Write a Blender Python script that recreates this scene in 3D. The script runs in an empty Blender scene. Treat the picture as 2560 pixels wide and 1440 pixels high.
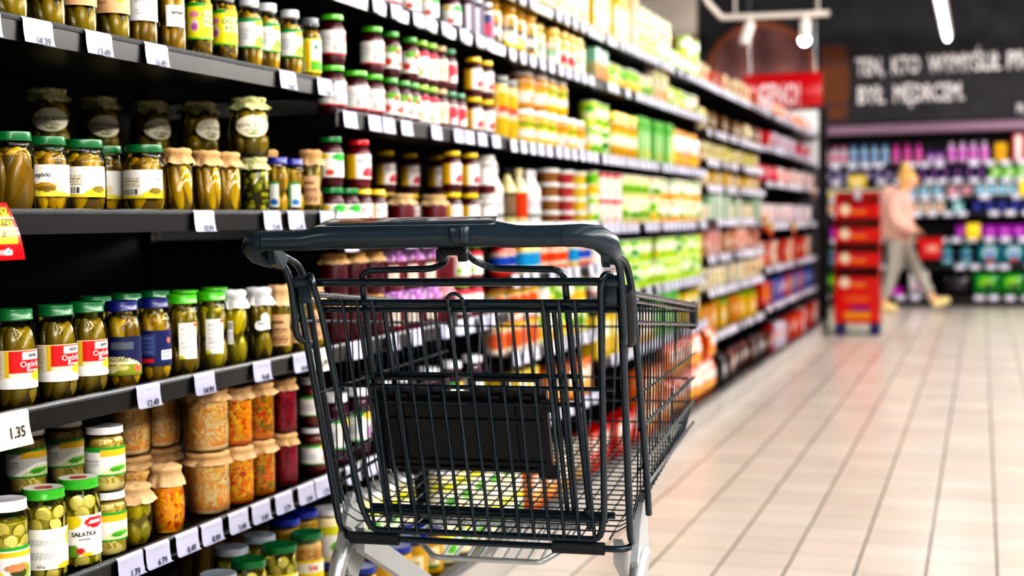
import bpy, bmesh, math, random
from mathutils import Vector, Matrix
random.seed(7)
S = bpy.context.scene
COL = S.collection
PI = math.pi
R = math.radians
sin, cos = math.sin, math.cos

# ---------------------------------------------------------------- colours
def lin(c):
    return c / 12.92 if c <= .04045 else ((c + .055) / 1.055) ** 2.4
_hc = {}
def hx(s):
    if isinstance(s, tuple):
        return s
    if s not in _hc:
        h = s.lstrip('#')
        if len(h) == 3:
            h = ''.join(a * 2 for a in h)
        _hc[s] = tuple(lin(int(h[i:i + 2], 16) / 255) for i in (0, 2, 4)) + (1.,)
    return _hc[s]
def mixc(a, b, t):
    a, b = hx(a), hx(b)
    return tuple(a[i] * (1 - t) + b[i] * t for i in range(3)) + (1.,)
def jit(c, k=.15):
    c = hx(c)
    f = 1 + random.uniform(-k, k)
    return tuple(max(0, x * f * (1 + random.uniform(-k, k) * .3)) for x in c[:3]) + (1.,)

# ---------------------------------------------------------------- materials
def newmat(name):
    m = bpy.data.materials.new(name)
    m.use_nodes = True
    nt = m.node_tree
    b = nt.nodes['Principled BSDF']
    return m, nt, b
def mat(name, col, rough=.5, metal=0., coat=0., emit=None, es=0., bump=0., bscale=200., spec=.5):
    m, nt, b = newmat(name)
    b.inputs['Base Color'].default_value = hx(col)
    b.inputs['Roughness'].default_value = rough
    b.inputs['Metallic'].default_value = metal
    b.inputs['Coat Weight'].default_value = coat
    b.inputs['Coat Roughness'].default_value = .08
    b.inputs['Specular IOR Level'].default_value = spec
    if emit:
        b.inputs['Emission Color'].default_value = hx(emit)
        b.inputs['Emission Strength'].default_value = es
    # a faint procedural variation on every plain paint or plastic
    n = nt.nodes.new('ShaderNodeTexNoise'); n.inputs['Scale'].default_value = bscale
    n.inputs['Detail'].default_value = 3
    tc = nt.nodes.new('ShaderNodeTexCoord')
    nt.links.new(tc.outputs['Object'], n.inputs['Vector'])
    mr = nt.nodes.new('ShaderNodeMapRange')
    mr.inputs['To Min'].default_value = max(0, rough - .03); mr.inputs['To Max'].default_value = min(1, rough + .03)
    nt.links.new(n.outputs['Fac'], mr.inputs['Value'])
    nt.links.new(mr.outputs['Result'], b.inputs['Roughness'])
    if bump:
        bp = nt.nodes.new('ShaderNodeBump'); bp.inputs['Strength'].default_value = bump
        bp.inputs['Distance'].default_value = .002
        nt.links.new(n.outputs['Fac'], bp.inputs['Height'])
        nt.links.new(bp.outputs['Normal'], b.inputs['Normal'])
    return m
def vmat(name, rough, coat=0., bump=0., bscale=400., spec=.5, sat=None):
    """a printed or coloured surface: the ink comes from the mesh's colour attribute"""
    m, nt, b = newmat(name)
    a = nt.nodes.new('ShaderNodeAttribute'); a.attribute_name = 'Col'
    if sat:
        hs = nt.nodes.new('ShaderNodeHueSaturation'); hs.inputs['Saturation'].default_value = sat[0]; hs.inputs['Value'].default_value = sat[1]
        nt.links.new(a.outputs['Color'], hs.inputs['Color']); nt.links.new(hs.outputs['Color'], b.inputs['Base Color'])
    else:
        nt.links.new(a.outputs['Color'], b.inputs['Base Color'])
    b.inputs['Roughness'].default_value = rough
    b.inputs['Coat Weight'].default_value = coat
    b.inputs['Coat Roughness'].default_value = .06
    b.inputs['Specular IOR Level'].default_value = spec
    if bump:
        n = nt.nodes.new('ShaderNodeTexNoise'); n.inputs['Scale'].default_value = bscale; n.inputs['Detail'].default_value = 4
        tc = nt.nodes.new('ShaderNodeTexCoord'); nt.links.new(tc.outputs['Object'], n.inputs['Vector'])
        bp = nt.nodes.new('ShaderNodeBump'); bp.inputs['Strength'].default_value = bump; bp.inputs['Distance'].default_value = .002
        nt.links.new(n.outputs['Fac'], bp.inputs['Height']); nt.links.new(bp.outputs['Normal'], b.inputs['Normal'])
    return m
M = {}
M['print'] = vmat('printed_paper', .42)
M['gloss'] = vmat('glossy_print', .22, coat=.4, sat=(1.38, .76))
M['food'] = vmat('pickled_food', .28, coat=.3, bump=.25, bscale=300, sat=(1.08, 1.3))
M['cloth'] = vmat('lid_cloth', .9, bump=.5, bscale=700, spec=.2)
M['lidmetal'] = vmat('painted_tin_lid', .3, coat=.3)
M['matte'] = vmat('matte_coloured', .75, bump=.2, bscale=120)
M['fabric'] = vmat('clothing_fabric', .85, bump=.4, bscale=90, spec=.2)
M['steel_black'] = mat('black_shelf_steel', '#0b0c0f', .32, .0, .2)
M['steel_dark'] = mat('black_back_panel', '#040405', .6)
M['rail'] = mat('grey_ticket_rail', '#4a4f55', .28, .4, .2)
M['kick'] = mat('grey_kick_plate', '#a9a6a3', .35, .1)
M['cart'] = mat('slate_cart_paint', '#1b2d39', .27, .3, .5, bscale=12)
M['cartplastic'] = mat('slate_handle_plastic', '#21323e', .36, 0., .3, bump=.05, bscale=900)
M['blackplastic'] = mat('black_seat_plastic', '#161c22', .42, bump=.08, bscale=900)
M['sleeve'] = mat('grey_rubber_sleeve', '#1c2027', .6, bump=.15, bscale=500)
M['zinc'] = mat('galvanised_steel', '#c3c9cc', .34, .7)
M['zincpaint'] = mat('silver_chassis_paint', '#b9c0c4', .35, .55, .2)
M['rubber'] = mat('grey_wheel_rubber', '#3a3c40', .7)
M['white'] = mat('white_enamel', '#e4dcd4', .4)
M['wallletter'] = mat('white_wall_letters', '#e9e6ea', .6)
M['navy'] = mat('navy_plastic_foot', '#0e1c5e', .4)
def glass():
    m = bpy.data.materials.new('jar_glass'); m.use_nodes = True
    nt = m.node_tree
    for n in list(nt.nodes):
        nt.nodes.remove(n)
    o = nt.nodes.new('ShaderNodeOutputMaterial')
    t = nt.nodes.new('ShaderNodeBsdfTransparent'); t.inputs['Color'].default_value = (.95, .97, .95, 1)
    g = nt.nodes.new('ShaderNodeBsdfGlossy'); g.inputs['Roughness'].default_value = .06
    f = nt.nodes.new('ShaderNodeFresnel'); f.inputs['IOR'].default_value = 1.42
    mx = nt.nodes.new('ShaderNodeMixShader')
    nt.links.new(f.outputs['Fac'], mx.inputs[0]); nt.links.new(t.outputs[0], mx.inputs[1]); nt.links.new(g.outputs[0], mx.inputs[2])
    nt.links.new(mx.outputs[0], o.inputs['Surface'])
    return m
M['glass'] = glass()
def emis(name, col, st):
    m, nt, b = newmat(name)
    b.inputs['Base Color'].default_value = (.8, .8, .8, 1)
    b.inputs['Emission Color'].default_value = hx(col); b.inputs['Emission Strength'].default_value = st
    return m

# ---------------------------------------------------------------- mesh builder
class MB:
    def __init__(s):
        s.v = []; s.f = []; s.c = []; s.mi = []; s.m = 0
    def add(s, vs, fs, col=(1, 1, 1, 1), cols=None):
        b = len(s.v)
        s.v += [tuple(p) for p in vs]
        s.c += ([hx(c) for c in cols] if cols else [hx(col)] * len(vs))
        s.f += [tuple(b + i for i in f) for f in fs]
        s.mi += [s.m] * len(fs)
        return s
    def box(s, x0, x1, y0, y1, z0, z1, col=(1, 1, 1, 1), bev=0.):
        if bev <= 0:
            v = [(x, y, z) for x in (x0, x1) for y in (y0, y1) for z in (z0, z1)]
            return s.add(v, [(0, 1, 3, 2), (4, 6, 7, 5), (0, 4, 5, 1), (2, 3, 7, 6), (0, 2, 6, 4), (1, 5, 7, 3)], col)
        bm = bmesh.new(); bmesh.ops.create_cube(bm, size=1)
        for q in bm.verts:
            q.co = Vector(((x0 + x1) / 2 + q.co.x * (x1 - x0), (y0 + y1) / 2 + q.co.y * (y1 - y0), (z0 + z1) / 2 + q.co.z * (z1 - z0)))
        bmesh.ops.bevel(bm, geom=list(bm.edges), offset=bev, segments=2, affect='EDGES', profile=.5)
        s.bm(bm, col)
        return s
    def bm(s, bm, col=(1, 1, 1, 1), mtx=None):
        bm.verts.index_update()
        vs = [(mtx @ q.co if mtx else q.co)[:] for q in bm.verts]
        s.add(vs, [tuple(q.index for q in f.verts) for f in bm.faces], col)
        bm.free(); return s
    def lathe(s, prof, seg=24, col=None, cx=0, cy=0, a0=0, ripple=None, paint=None):
        """prof: (r, z[, colour]); ripple(i, ang) scales the radius and moves z of ring i; paint(u, v) colours"""
        vs, cs = [], []
        n = len(prof)
        zs = [p[1] for p in prof]; zl, zh = min(zs), max(zs)
        for i, p in enumerate(prof):
            for k in range(seg + 1):
                a = -PI + 2 * PI * k / seg
                r, z = p[0], p[1]
                if ripple:
                    dr, dz = ripple(i, a); r *= dr; z += dz
                vs.append((cx + r * cos(a + a0), cy + r * sin(a + a0), z))
                if paint:
                    cs.append(paint(k / seg, (p[1] - zl) / max(1e-6, zh - zl)))
                else:
                    cs.append(p[2] if len(p) > 2 else (col or (1, 1, 1, 1)))
        fs = []
        w = seg + 1
        for i in range(n - 1):
            for k in range(seg):
                a, b = i * w + k, i * w + k + 1
                fs.append((a, b, b + w, a + w))
        s.add(vs, fs, cols=cs)
        if prof[0][0] > 1e-5:
            s.add([(cx + prof[0][0] * cos(-2 * PI * k / seg), cy + prof[0][0] * sin(-2 * PI * k / seg), prof[0][1]) for k in range(seg)], [tuple(range(seg))], cs[0])
        if prof[-1][0] > 1e-5:
            s.add([(cx + prof[-1][0] * cos(2 * PI * k / seg), cy + prof[-1][0] * sin(2 * PI * k / seg), prof[-1][1]) for k in range(seg)], [tuple(range(seg))], cs[-1])
        return s
    def tube(s, pts, rad, sides=8, fil=0., fseg=4, col=(1, 1, 1, 1), cap=True, closed=False):
        P = [Vector(p) for p in pts]
        rr = list(rad) if isinstance(rad, (list, tuple)) else None
        if fil and len(P) > 2:
            Q = [P[0]]
            for i in range(1, len(P) - 1):
                a, b, c = P[i - 1], P[i], P[i + 1]
                d1, d2 = (a - b), (c - b)
                L = min(fil, d1.length * .45, d2.length * .45)
                p1, p2 = b + d1.normalized() * L, b + d2.normalized() * L
                for k in range(fseg + 1):
                    t = k / fseg
                    Q.append(p1 * (1 - t) ** 2 + b * 2 * t * (1 - t) + p2 * t * t)
            Q.append(P[-1]); P = Q
        n = len(P)
        if rr is None or len(rr) != n:
            rr = [rad if not isinstance(rad, (list, tuple)) else rad[0]] * n
        T = []
        for i in range(n):
            if closed:
                t = P[(i + 1) % n] - P[i - 1]
            else:
                t = P[min(i + 1, n - 1)] - P[max(i - 1, 0)]
            T.append(t.normalized() if t.length > 1e-9 else Vector((0, 0, 1)))
        ref = Vector((0, 0, 1)) if abs(T[0].z) < .9 else Vector((1, 0, 0))
        N = (ref - T[0] * ref.dot(T[0])).normalized()
        vs = []
        for i in range(n):
            N = (N - T[i] * N.dot(T[i]))
            N = N.normalized() if N.length > 1e-6 else T[i].orthogonal().normalized()
            B = T[i].cross(N)
            for k in range(sides):
                a = 2 * PI * k / sides
                vs.append(P[i] + (N * cos(a) + B * sin(a)) * rr[i])
        fs = []
        m = n if closed else n - 1
        for i in range(m):
            j = (i + 1) % n
            for k in range(sides):
                k2 = (k + 1) % sides
                fs.append((i * sides + k, i * sides + k2, j * sides + k2, j * sides + k))
        if cap and not closed:
            fs.append(tuple(reversed(range(sides)))); fs.append(tuple((n - 1) * sides + k for k in range(sides)))
        s.add(vs, fs, col); return s
    def ell(s, c, rx, ry, rz, col, rot=None, nu=10, nv=7, col2=None):
        vs, cs = [], []
        for j in range(nv + 1):
            t = PI * j / nv
            for i in range(nu):
                a = 2 * PI * i / nu
                p = Vector((rx * sin(t) * cos(a), ry * sin(t) * sin(a), rz * cos(t)))
                if rot: p = rot @ p
                vs.append(p + Vector(c)); cs.append(mixc(col, col2, .5 + .5 * cos(t)) if col2 else col)
        fs = []
        for j in range(nv):
            for i in range(nu):
                i2 = (i + 1) % nu
                fs.append((j * nu + i, (j + 1) * nu + i, (j + 1) * nu + i2, j * nu + i2))
        s.add(vs, fs, cols=cs); return s
    def build(s, name, mats, parent=None, smooth=40):
        me = bpy.data.meshes.new(name)
        me.from_pydata(s.v, [], s.f)
        for m in (mats if isinstance(mats, (list, tuple)) else [mats]):
            me.materials.append(M[m] if isinstance(m, str) else m)
        at = me.color_attributes.new('Col', 'FLOAT_COLOR', 'POINT')
        at.data.foreach_set('color', [x for c in s.c for x in c])
        me.polygons.foreach_set('material_index', s.mi)
        if smooth:
            me.polygons.foreach_set('use_smooth', [True] * len(me.polygons))
            me.set_sharp_from_angle(angle=R(smooth))
        me.validate(); me.update()
        o = bpy.data.objects.new(name, me)
        COL.objects.link(o)
        if parent: o.parent = parent
        return o

def tag(o, label, cat, group=None, kind=None):
    o['label'] = label; o['category'] = cat
    if group: o['group'] = group
    if kind: o['kind'] = kind
    return o
def empty(name, loc=(0, 0, 0), rz=0.):
    o = bpy.data.objects.new(name, None); COL.objects.link(o)
    o.empty_display_size = .02; o.location = loc; o.rotation_euler = (0, 0, rz)
    return o
def struct(o, label=None):
    o['kind'] = 'structure'
    if label: o['label'] = label
    return o
def dup(root, parent=None):
    r = root.copy(); COL.objects.link(r)
    if parent: r.parent = parent
    for ch in root.children:
        dup(ch, r)
    return r
class Kind:
    """a thing built once; the first use takes the original, later uses copy it and each of its parts"""
    def __init__(s, fn): s.fn = fn; s.o = None
    def use(s, loc, rz, label, cat, group=None):
        if s.o is None:
            o = s.o = s.fn()
        else:
            o = dup(s.o)
        o.location = loc; o.rotation_euler = (0, 0, rz)
        tag(o, label, cat, group)
        return o
ORD = 'first second third fourth fifth sixth seventh eighth ninth tenth eleventh twelfth thirteenth fourteenth fifteenth sixteenth seventeenth eighteenth nineteenth twentieth'.split()
TY = {20: 'twenty', 30: 'thirty', 40: 'forty', 50: 'fifty', 60: 'sixty'}
def nth(i):
    i += 1
    if i <= 20: return ORD[i - 1]
    t = i // 10 * 10
    return (TY[t][:-1] + 'ieth') if i == t else TY[t] + '-' + ORD[i - t - 1]

# ---------------------------------------------------------------- printed artwork (colour per vertex)
def painter(base, layers):
    base = hx(base)
    L = [tuple(hx(x) if isinstance(x, str) and x.startswith('#') else x for x in l) for l in layers]
    def f(u, v):
        c = base
        for l in L:
            k = l[0]
            if k == 'b':
                if l[1] <= v <= l[2]: c = l[3]
            elif k == 'r':
                if l[1] <= u <= l[2] and l[3] <= v <= l[4]: c = l[5]
            elif k == 'e':
                if ((u - l[1]) / l[3]) ** 2 + ((v - l[2]) / l[4]) ** 2 <= 1: c = l[5]
            elif k == 'l':      # printed text lines: u0 u1 v0 v1 count colour
                if l[1] <= u <= l[2] and l[3] <= v <= l[4]:
                    t = (v - l[3]) / (l[4] - l[3]) * l[5]
                    if t % 1 < .5 and (int(u * 97 + int(t) * 13) % 7): c = l[6]
            elif k == 's':      # vertical bars (bar code): u0 u1 v0 v1 count colour
                if l[1] <= u <= l[2] and l[3] <= v <= l[4] and int((u - l[1]) / (l[2] - l[1]) * l[5]) % 2 == 0: c = l[6]
            elif k == 'h':      # a hill edge: u centre, v top, radius u, colour: below the curve
                if v <= l[2] - ((u - l[1]) / l[3]) ** 2 * l[5]: c = l[4]
        return c
    return f

_txt = {}
def text_tris(s, bold=False):
    """outline of a word, filled: vertices (x, y) with cap height about .7, and faces"""
    if s in _txt: return _txt[s]
    cu = bpy.data.curves.new('words', 'FONT'); cu.body = s; cu.resolution_u = 2
    cu.offset = .02 if bold else 0
    o = bpy.data.objects.new('words', cu); COL.objects.link(o)
    dg = bpy.context.evaluated_depsgraph_get(); dg.update()
    me = bpy.data.meshes.new_from_object(o.evaluated_get(dg))
    v = [(p.co.x, p.co.y) for p in me.vertices]; f = [tuple(p.vertices) for p in me.polygons]
    bpy.data.objects.remove(o); bpy.data.curves.remove(cu); bpy.data.meshes.remove(me)
    x1 = max([p[0] for p in v] or [1]); x0 = min([p[0] for p in v] or [0])
    _txt[s] = (v, f, x0, x1)
    return _txt[s]

def label_patch(mb, r, z0, z1, a_from, a_to, paint, texts=(), nu=40, nv=26, eps=.0005, rfun=None):
    """a label glued round a jar: angles in degrees from the jar's front, texts: (string, u, v, height, colour)"""
    a0, a1 = R(a_from), R(a_to)
    vs, cs = [], []
    for j in range(nv + 1):
        for i in range(nu + 1):
            u, v = i / nu, j / nv
            a = a0 + (a1 - a0) * u; z = z0 + (z1 - z0) * v
            rr = (rfun(z) if rfun else r) + eps
            vs.append((rr * cos(a), rr * sin(a), z)); cs.append(paint(u, v))
    fs = [(j * (nu + 1) + i, j * (nu + 1) + i + 1, (j + 1) * (nu + 1) + i + 1, (j + 1) * (nu + 1) + i) for j in range(nv) for i in range(nu)]
    mb.add(vs, fs, cols=cs)
    for (s, u, v, h, c) in texts:
        tv, tf, x0, x1 = text_tris(s, True)
        k = h * (z1 - z0) / .7
        ac = a0 + (a1 - a0) * u; zc = z0 + (z1 - z0) * v
        pts = []
        for x, y in tv:
            a = ac + (x - (x0 + x1) / 2) * k / r; z = zc + y * k
            rr = (rfun(z) if rfun else r) + eps * 2.4
            pts.append((rr * cos(a), rr * sin(a), z))
        mb.add(pts, tf, c)
# ---------------------------------------------------------------- jars
def body_prof(r, h, sh=.72, nk=.82, top=.9, col=(1, 1, 1, 1)):
    p = [(r * .80, .0005), (r * .93, .003), (r * .99, .009), (r, .016), (r, h * sh)]
    for k in range(1, 7):
        t = k / 6; e = .5 - .5 * cos(PI * t)
        p.append((r + (r * nk - r) * e, h * (sh + (top - .03 - sh) * t)))
    p.append((r * nk, h * top))
    return [(a, b, col) for a, b in p]
def barrel_prof(r, h, col=(1, 1, 1, 1)):
    p = []
    for k in range(13):
        t = k / 12
        p.append((r * (.74 + .26 * sin(PI * min(1, t * .93 + .09)) ** .7), .0005 + h * .86 * t, col))
    p.append((r * .8, h * .9, col))
    return p
def shrink(prof, d, zmax, col):
    q = [(max(.001, p[0] - d), p[1] + (.002 if i == 0 else 0), col) for i, p in enumerate(prof) if p[1] <= zmax]
    r_end = q[-1][0]
    return q + [(r_end * .96, zmax, col), (r_end * .5, zmax + .001, col)]

PK = ['#b8930e', '#a27d0a', '#cba61a', '#86660a', '#dab524', '#6e560a']
PKG = ['#8f9222', '#7d8420', '#a3a032', '#6b7018', '#b3ad40']
def c_gherkin(mb, r, h, prof, cols=PK, n=6, layers=2, core='#5c4606', fat=1.):
    hc = h * .78
    mb.lathe(shrink(prof, r * .24, hc * .92, core), 18)
    for L in range(layers):
        zc = hc * (L + .5) / layers + .004
        hl = hc / layers * .56
        for k in range(n):
            a = 2 * PI * (k + .5 * L) / n + random.uniform(-.12, .12)
            rp = r * PI / n * .92 * fat * random.uniform(.86, 1.04)
            rp = min(rp, r * .42)
            d = r * .965 - rp
            tl = random.uniform(-.28, .28)
            rot = Matrix.Rotation(a, 3, 'Z') @ Matrix.Rotation(tl, 3, 'X')
            c = jit(random.choice(cols), .12)
            hh = min(hl * random.uniform(.9, 1.05), (zc - .004))
            mb.ell((d * cos(a), d * sin(a), zc), rp, rp, hh, c, rot, 10, 8, jit(random.choice(cols), .2))
    for k in range(n):          # the top layer lies across
        a = 2 * PI * k / n; c = jit(random.choice(cols), .15)
        rot = Matrix.Rotation(a + PI / 2, 3, 'Z') @ Matrix.Rotation(PI / 2 * .8, 3, 'Y')
        mb.ell((r * .5 * cos(a), r * .5 * sin(a), hc * .97), r * .22, r * .22, r * .42, c, rot, 8, 6)
def c_small(mb, r, h, prof, cols=PKG, core='#2e2a08'):
    hc = h * .78
    mb.lathe(shrink(prof, r * .2, hc * .95, core), 18)
    z = r * .44
    while z < hc:
        n = 8
        for k in range(n):
            a = 2 * PI * (k + random.random()) / n
            s = r * random.uniform(.2, .3)
            rot = Matrix.Rotation(random.uniform(0, PI), 3, 'Z') @ Matrix.Rotation(random.uniform(.4, 1.4), 3, 'X')
            d = r * .95 - s
            mb.ell((d * cos(a), d * sin(a), z + random.uniform(-.004, .004)), s * .9, s * .9, s * 1.15, jit(random.choice(cols), .2), rot, 8, 6)
        z += r * .42
def c_slices(mb, r, h, prof, rim='#a8a02c', mid='#e2d478', core='#8f8828', s0=.36):
    hc = h * .8
    mb.lathe(shrink(prof, r * .16, hc * .96, core), 18)
    z = r * .35
    row = 0
    while z < hc:
        n = 7
        for k in range(n):
            a = 2 * PI * (k + .5 * (row % 2)) / n + random.uniform(-.15, .15)
            s = r * s0 * random.uniform(.85, 1.1)
            # a disc: dark rim, pale middle, seed dots
            bm_v, bm_c = [], []
            segs = 12
            tilt = Matrix.Rotation(a, 3, 'Z') @ Matrix.Rotation(random.uniform(-.35, .35), 3, 'Y') @ Matrix.Rotation(random.uniform(-.3, .3), 3, 'Z')
            cen = Vector((cos(a), sin(a), 0)) * r * .89 + Vector((0, 0, z + random.uniform(-.003, .003)))
            m2 = jit(mid, .15); r2 = jit(rim, .2)
            rings = [(0, .05, m2), (.45, .045, mixc(m2, '#e2dc8e', .5)), (.62, .045, m2), (.9, .03, m2), (1, 0, r2), (1, -.14, r2)]
            for (q, x, c) in rings:
                for i in range(segs):
                    t = 2 * PI * i / segs
                    bm_v.append(tilt @ Vector((x * s, q * s * cos(t), q * s * sin(t))) + cen); bm_c.append(c)
            fs = []
            for j in range(len(rings) - 1):
                for i in range(segs):
                    i2 = (i + 1) % segs
                    fs.append((j * segs + i, j * segs + i2, (j + 1) * segs + i2, (j + 1) * segs + i))
            # keep inside the glass
            bm_v2 = []
            for p in bm_v:
                q = math.hypot(p.x, p.y)
                if q > r * .968: p = Vector((p.x * r * .968 / q, p.y * r * .968 / q, p.z))
                p.z = min(max(p.z, .004), h * .86)
                bm_v2.append(p)
            mb.add(bm_v2, fs, cols=bm_c)
        z += r * .55; row += 1
def c_shred(mb, r, h, prof, cols, core, n=210, th=.0021, ln=.03):
    hc = h * .82
    P = shrink(prof, r * .05, hc, core)
    rings = [(p[0], p[1]) for p in P]
    seg = 26
    cc = [hx(c) for c in cols]
    prof3 = []
    mb.lathe([(a, b, random.choice(cc)) for a, b in rings], seg, ripple=lambda i, a: (1 - .05 * random.random(), 0))
    for k in range(n):
        a = random.uniform(0, 2 * PI); z = random.uniform(.007, hc - .004)
        d = Vector((0, random.uniform(-1, 1), random.uniform(-1, 1))).normalized()
        c = jit(random.choice(cols), .18)
        L = ln * random.uniform(.5, 1.1); cur = random.uniform(-1.6, 1.6)
        t2 = th * random.uniform(.7, 1.5)
        vs = []
        m = 5
        ang = math.atan2(d.z, d.y); y = 0; zz = 0
        for i in range(m + 1):
            tx, tz = cos(ang), sin(ang)
            for s in (-1, 1):
                yy = y - tz * t2 * s; z2 = z + zz + tx * t2 * s
                z2 = min(max(z2, .005), hc)
                rr = r * .97 - .0004 - random.uniform(0, .0012)
                zf = min([p for p in prof if p[1] >= z2] or [prof[-1]], key=lambda p: p[1])[0] / r
                zf = min(zf, 1)
                if z2 < .014: zf = min(zf, .9)
                aa = a + yy / r
                vs.append((rr * zf * cos(aa), rr * zf * sin(aa), z2))
            y += tx * L / m; zz += tz * L / m; ang += cur / m
        mb.add(vs, [(2 * i, 2 * i + 1, 2 * i + 3, 2 * i + 2) for i in range(m)], c)
def c_plain(mb, r, h, prof, col, fill=.84):
    mb.lathe(shrink(prof, r * .05, h * fill, col), 20)

def lid_mesh(r, h0, h1, col, top=None, topcol2=None, rim=True):
    mb = MB(); c = hx(col); t = hx(top) if top else c
    hh = h1 - h0
    p = [(r * .97, h0, c), (r * 1.02, h0 + hh * .06, c), (r * 1.02, h0 + hh * .22, c), (r, h0 + hh * .26, c), (r, h0 + hh * .8, c), (r * .985, h0 + hh * .95, c), (r * .94, h1, c), (r * .93, h1, t), (r * .86, h1 - .0006, t)]
    if topcol2:
        t2 = hx(topcol2); p += [(r * .45, h1 - .0006, t), (r * .44, h1 - .0006, t2), (r * .02, h1 - .0006, t2)]
    else:
        p += [(r * .02, h1 - .0006, t)]
    mb.lathe(p, 28, ripple=lambda i, a: (1 + (.008 * (int((a + PI) / (2 * PI) * 56) % 2) if i in (3, 4) else 0), 0))
    return mb
def cloth_mesh(r, z0, z1, col, seed=1, drop=.022, flare=1.22, spots=None):
    rnd = random.Random(seed)
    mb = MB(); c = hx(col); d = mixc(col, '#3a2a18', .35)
    ph = [rnd.uniform(0, 6.28) for _ in range(4)]
    def rip(i, a):
        k = (0, 0, .15, .25, .2, .1, .8, 1.5)[i]
        w = sin(9 * a + ph[0]) * .05 + sin(14 * a + ph[1]) * .04 + sin(5 * a + ph[2]) * .04
        return 1 + w * k, (w * r * .9 if i >= 7 else 0) + (sin(5 * a + ph[3]) * .0012 if 0 < i < 3 else 0)
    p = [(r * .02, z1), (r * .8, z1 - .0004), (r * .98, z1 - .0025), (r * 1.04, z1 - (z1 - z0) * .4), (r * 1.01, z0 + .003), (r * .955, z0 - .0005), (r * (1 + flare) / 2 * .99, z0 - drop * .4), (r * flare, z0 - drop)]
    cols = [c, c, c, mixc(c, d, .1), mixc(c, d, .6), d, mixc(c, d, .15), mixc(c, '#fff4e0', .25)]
    seg = 40
    vs0 = len(mb.v)
    mb.lathe([(a, b, cc) for (a, b), cc in zip(p, cols)][::1], seg, ripple=rip)
    # lathe closes the open hem with a cap: drop it
    mb.f = [f for f in mb.f if len(f) <= 4]; mb.mi = mb.mi[:len(mb.f)]
    if spots:
        sp = hx(spots)
        for i in range(len(mb.c)):
            if rnd.random() < .3: mb.c[i] = sp
    # vary the cloth's tone slightly at random
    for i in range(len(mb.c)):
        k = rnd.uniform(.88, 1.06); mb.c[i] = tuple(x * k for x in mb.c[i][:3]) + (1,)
    return mb
def tie_mesh(r, z, col):
    mb = MB()
    mb.tube([(r * cos(2 * PI * k / 24), r * sin(2 * PI * k / 24), z) for k in range(24)], .0012, 5, col=hx(col), closed=True)
    return mb

def jar(name, r, h, fill, lid=None, cloth=None, label=None, sh=.72, nk=.82, barrel=False, glassy=True):
    """fill(mb, r, h, prof) -> contents; label(mb, r) -> printed patch; lid=(colour, top, top2); cloth=(colour, seed)"""
    root = empty(name)
    prof = barrel_prof(r, h) if barrel else body_prof(r, h, sh, nk)
    rn = prof[-1][0]
    mb = MB(); fill(mb, r, h, prof); mb.build('contents', 'food', root, 50)
    if glassy:
        g = MB(); g.lathe(prof, 28); g.f = g.f[:-1] if len(g.f[-1]) > 4 else g.f; g.mi = g.mi[:len(g.f)]
        g.build('glass_body', 'glass', root, 60)
    if lid:
        lid_mesh(rn * 1.06, h * .885, h, *lid).build('lid', 'lidmetal', root)
    if cloth:
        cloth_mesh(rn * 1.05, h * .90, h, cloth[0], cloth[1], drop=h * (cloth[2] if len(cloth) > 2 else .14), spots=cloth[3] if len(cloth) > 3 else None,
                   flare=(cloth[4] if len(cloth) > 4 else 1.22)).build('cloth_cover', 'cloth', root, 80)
    if label:
        lb = MB(); label(lb, r)
        lb.build('label', 'print', root, 80)
    return root

# ---------------------------------------------------------------- the artwork of the pickle bay
W = '#f1f1ee'
def LB(base, layers, z0, z1, a0=-85, a1=85, texts=(), nu=44, nv=26):
    pt = painter(base, layers)
    return lambda mb, r: label_patch(mb, r, z0, z1, a0, a1, pt, texts, nu, nv)
KRAFT = '#d2aa7c'
def lb_kraft(h):   # kraft paper with a yellow pepper on it
    return LB(KRAFT, [('e', .55, .52, .2, .26, '#e0a818'), ('e', .62, .46, .12, .15, '#f0c52c'), ('e', .72, .66, .06, .16, '#3f7a1c'), ('e', .36, .4, .09, .1, '#efe3cd'),
               ('l', .08, .3, .2, .8, 6, '#8d6a46')], h * .36, h * .86)
def lb_white_top(h):
    return LB('#e9eaee', [('l', .2, .85, .52, .66, 3, '#9aa0a8'), ('l', .2, .7, .1, .3, 3, '#b9bec5')], h * .44, h * .9, -75, 75, [('ogórki', .52, .74, .12, '#20242c'), ('w zalewie', .52, .36, .07, '#7b828c')])
def lb_white_small(h):
    return LB('#eceef2', [('l', .3, .8, .15, .45, 4, '#b5bac2')], h * .46, h * .74, -60, 20, [('smak', .55, .6, .2, '#23262e')])
def lb_garlic(h):
    return LB('#f2e70e', [('b', .9, 1, '#1f9c3c'), ('r', .55, .95, .82, .98, '#f3b21b'), ('r', .48, .98, .36, .78, '#f4f2b8'), ('e', .24, .38, .12, .16, '#e7d3e0'), ('e', .24, .34, .09, .1, '#c564b4'), ('e', .24, .68, .14, .09, '#e38fb0'),
               ('b', 0, .06, '#63b92e')], h * .28, h * .74, -80, 80, [('OGÓR', .73, .6, .14, '#5c8a1c'), ('KISZ.', .73, .42, .13, '#5c8a1c')])
def lb_greenwhite(h):
    return LB(W, [('b', .84, 1, '#159447'), ('r', .5, .95, .72, .9, '#f5b51a'), ('h', .74, .5, .36, '#cfe07a', .62), ('e', .74, .2, .2, .2, '#e8e42a'), ('e', .76, .22, .09, .11, '#3f9c2b'), ('e', .66, .3, .07, .05, '#2f8a2c'),
               ('l', .08, .45, .3, .66, 5, '#a9b3bd'), ('b', 0, .05, '#35a83a')], h * .26, h * .7, -82, 82)
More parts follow.
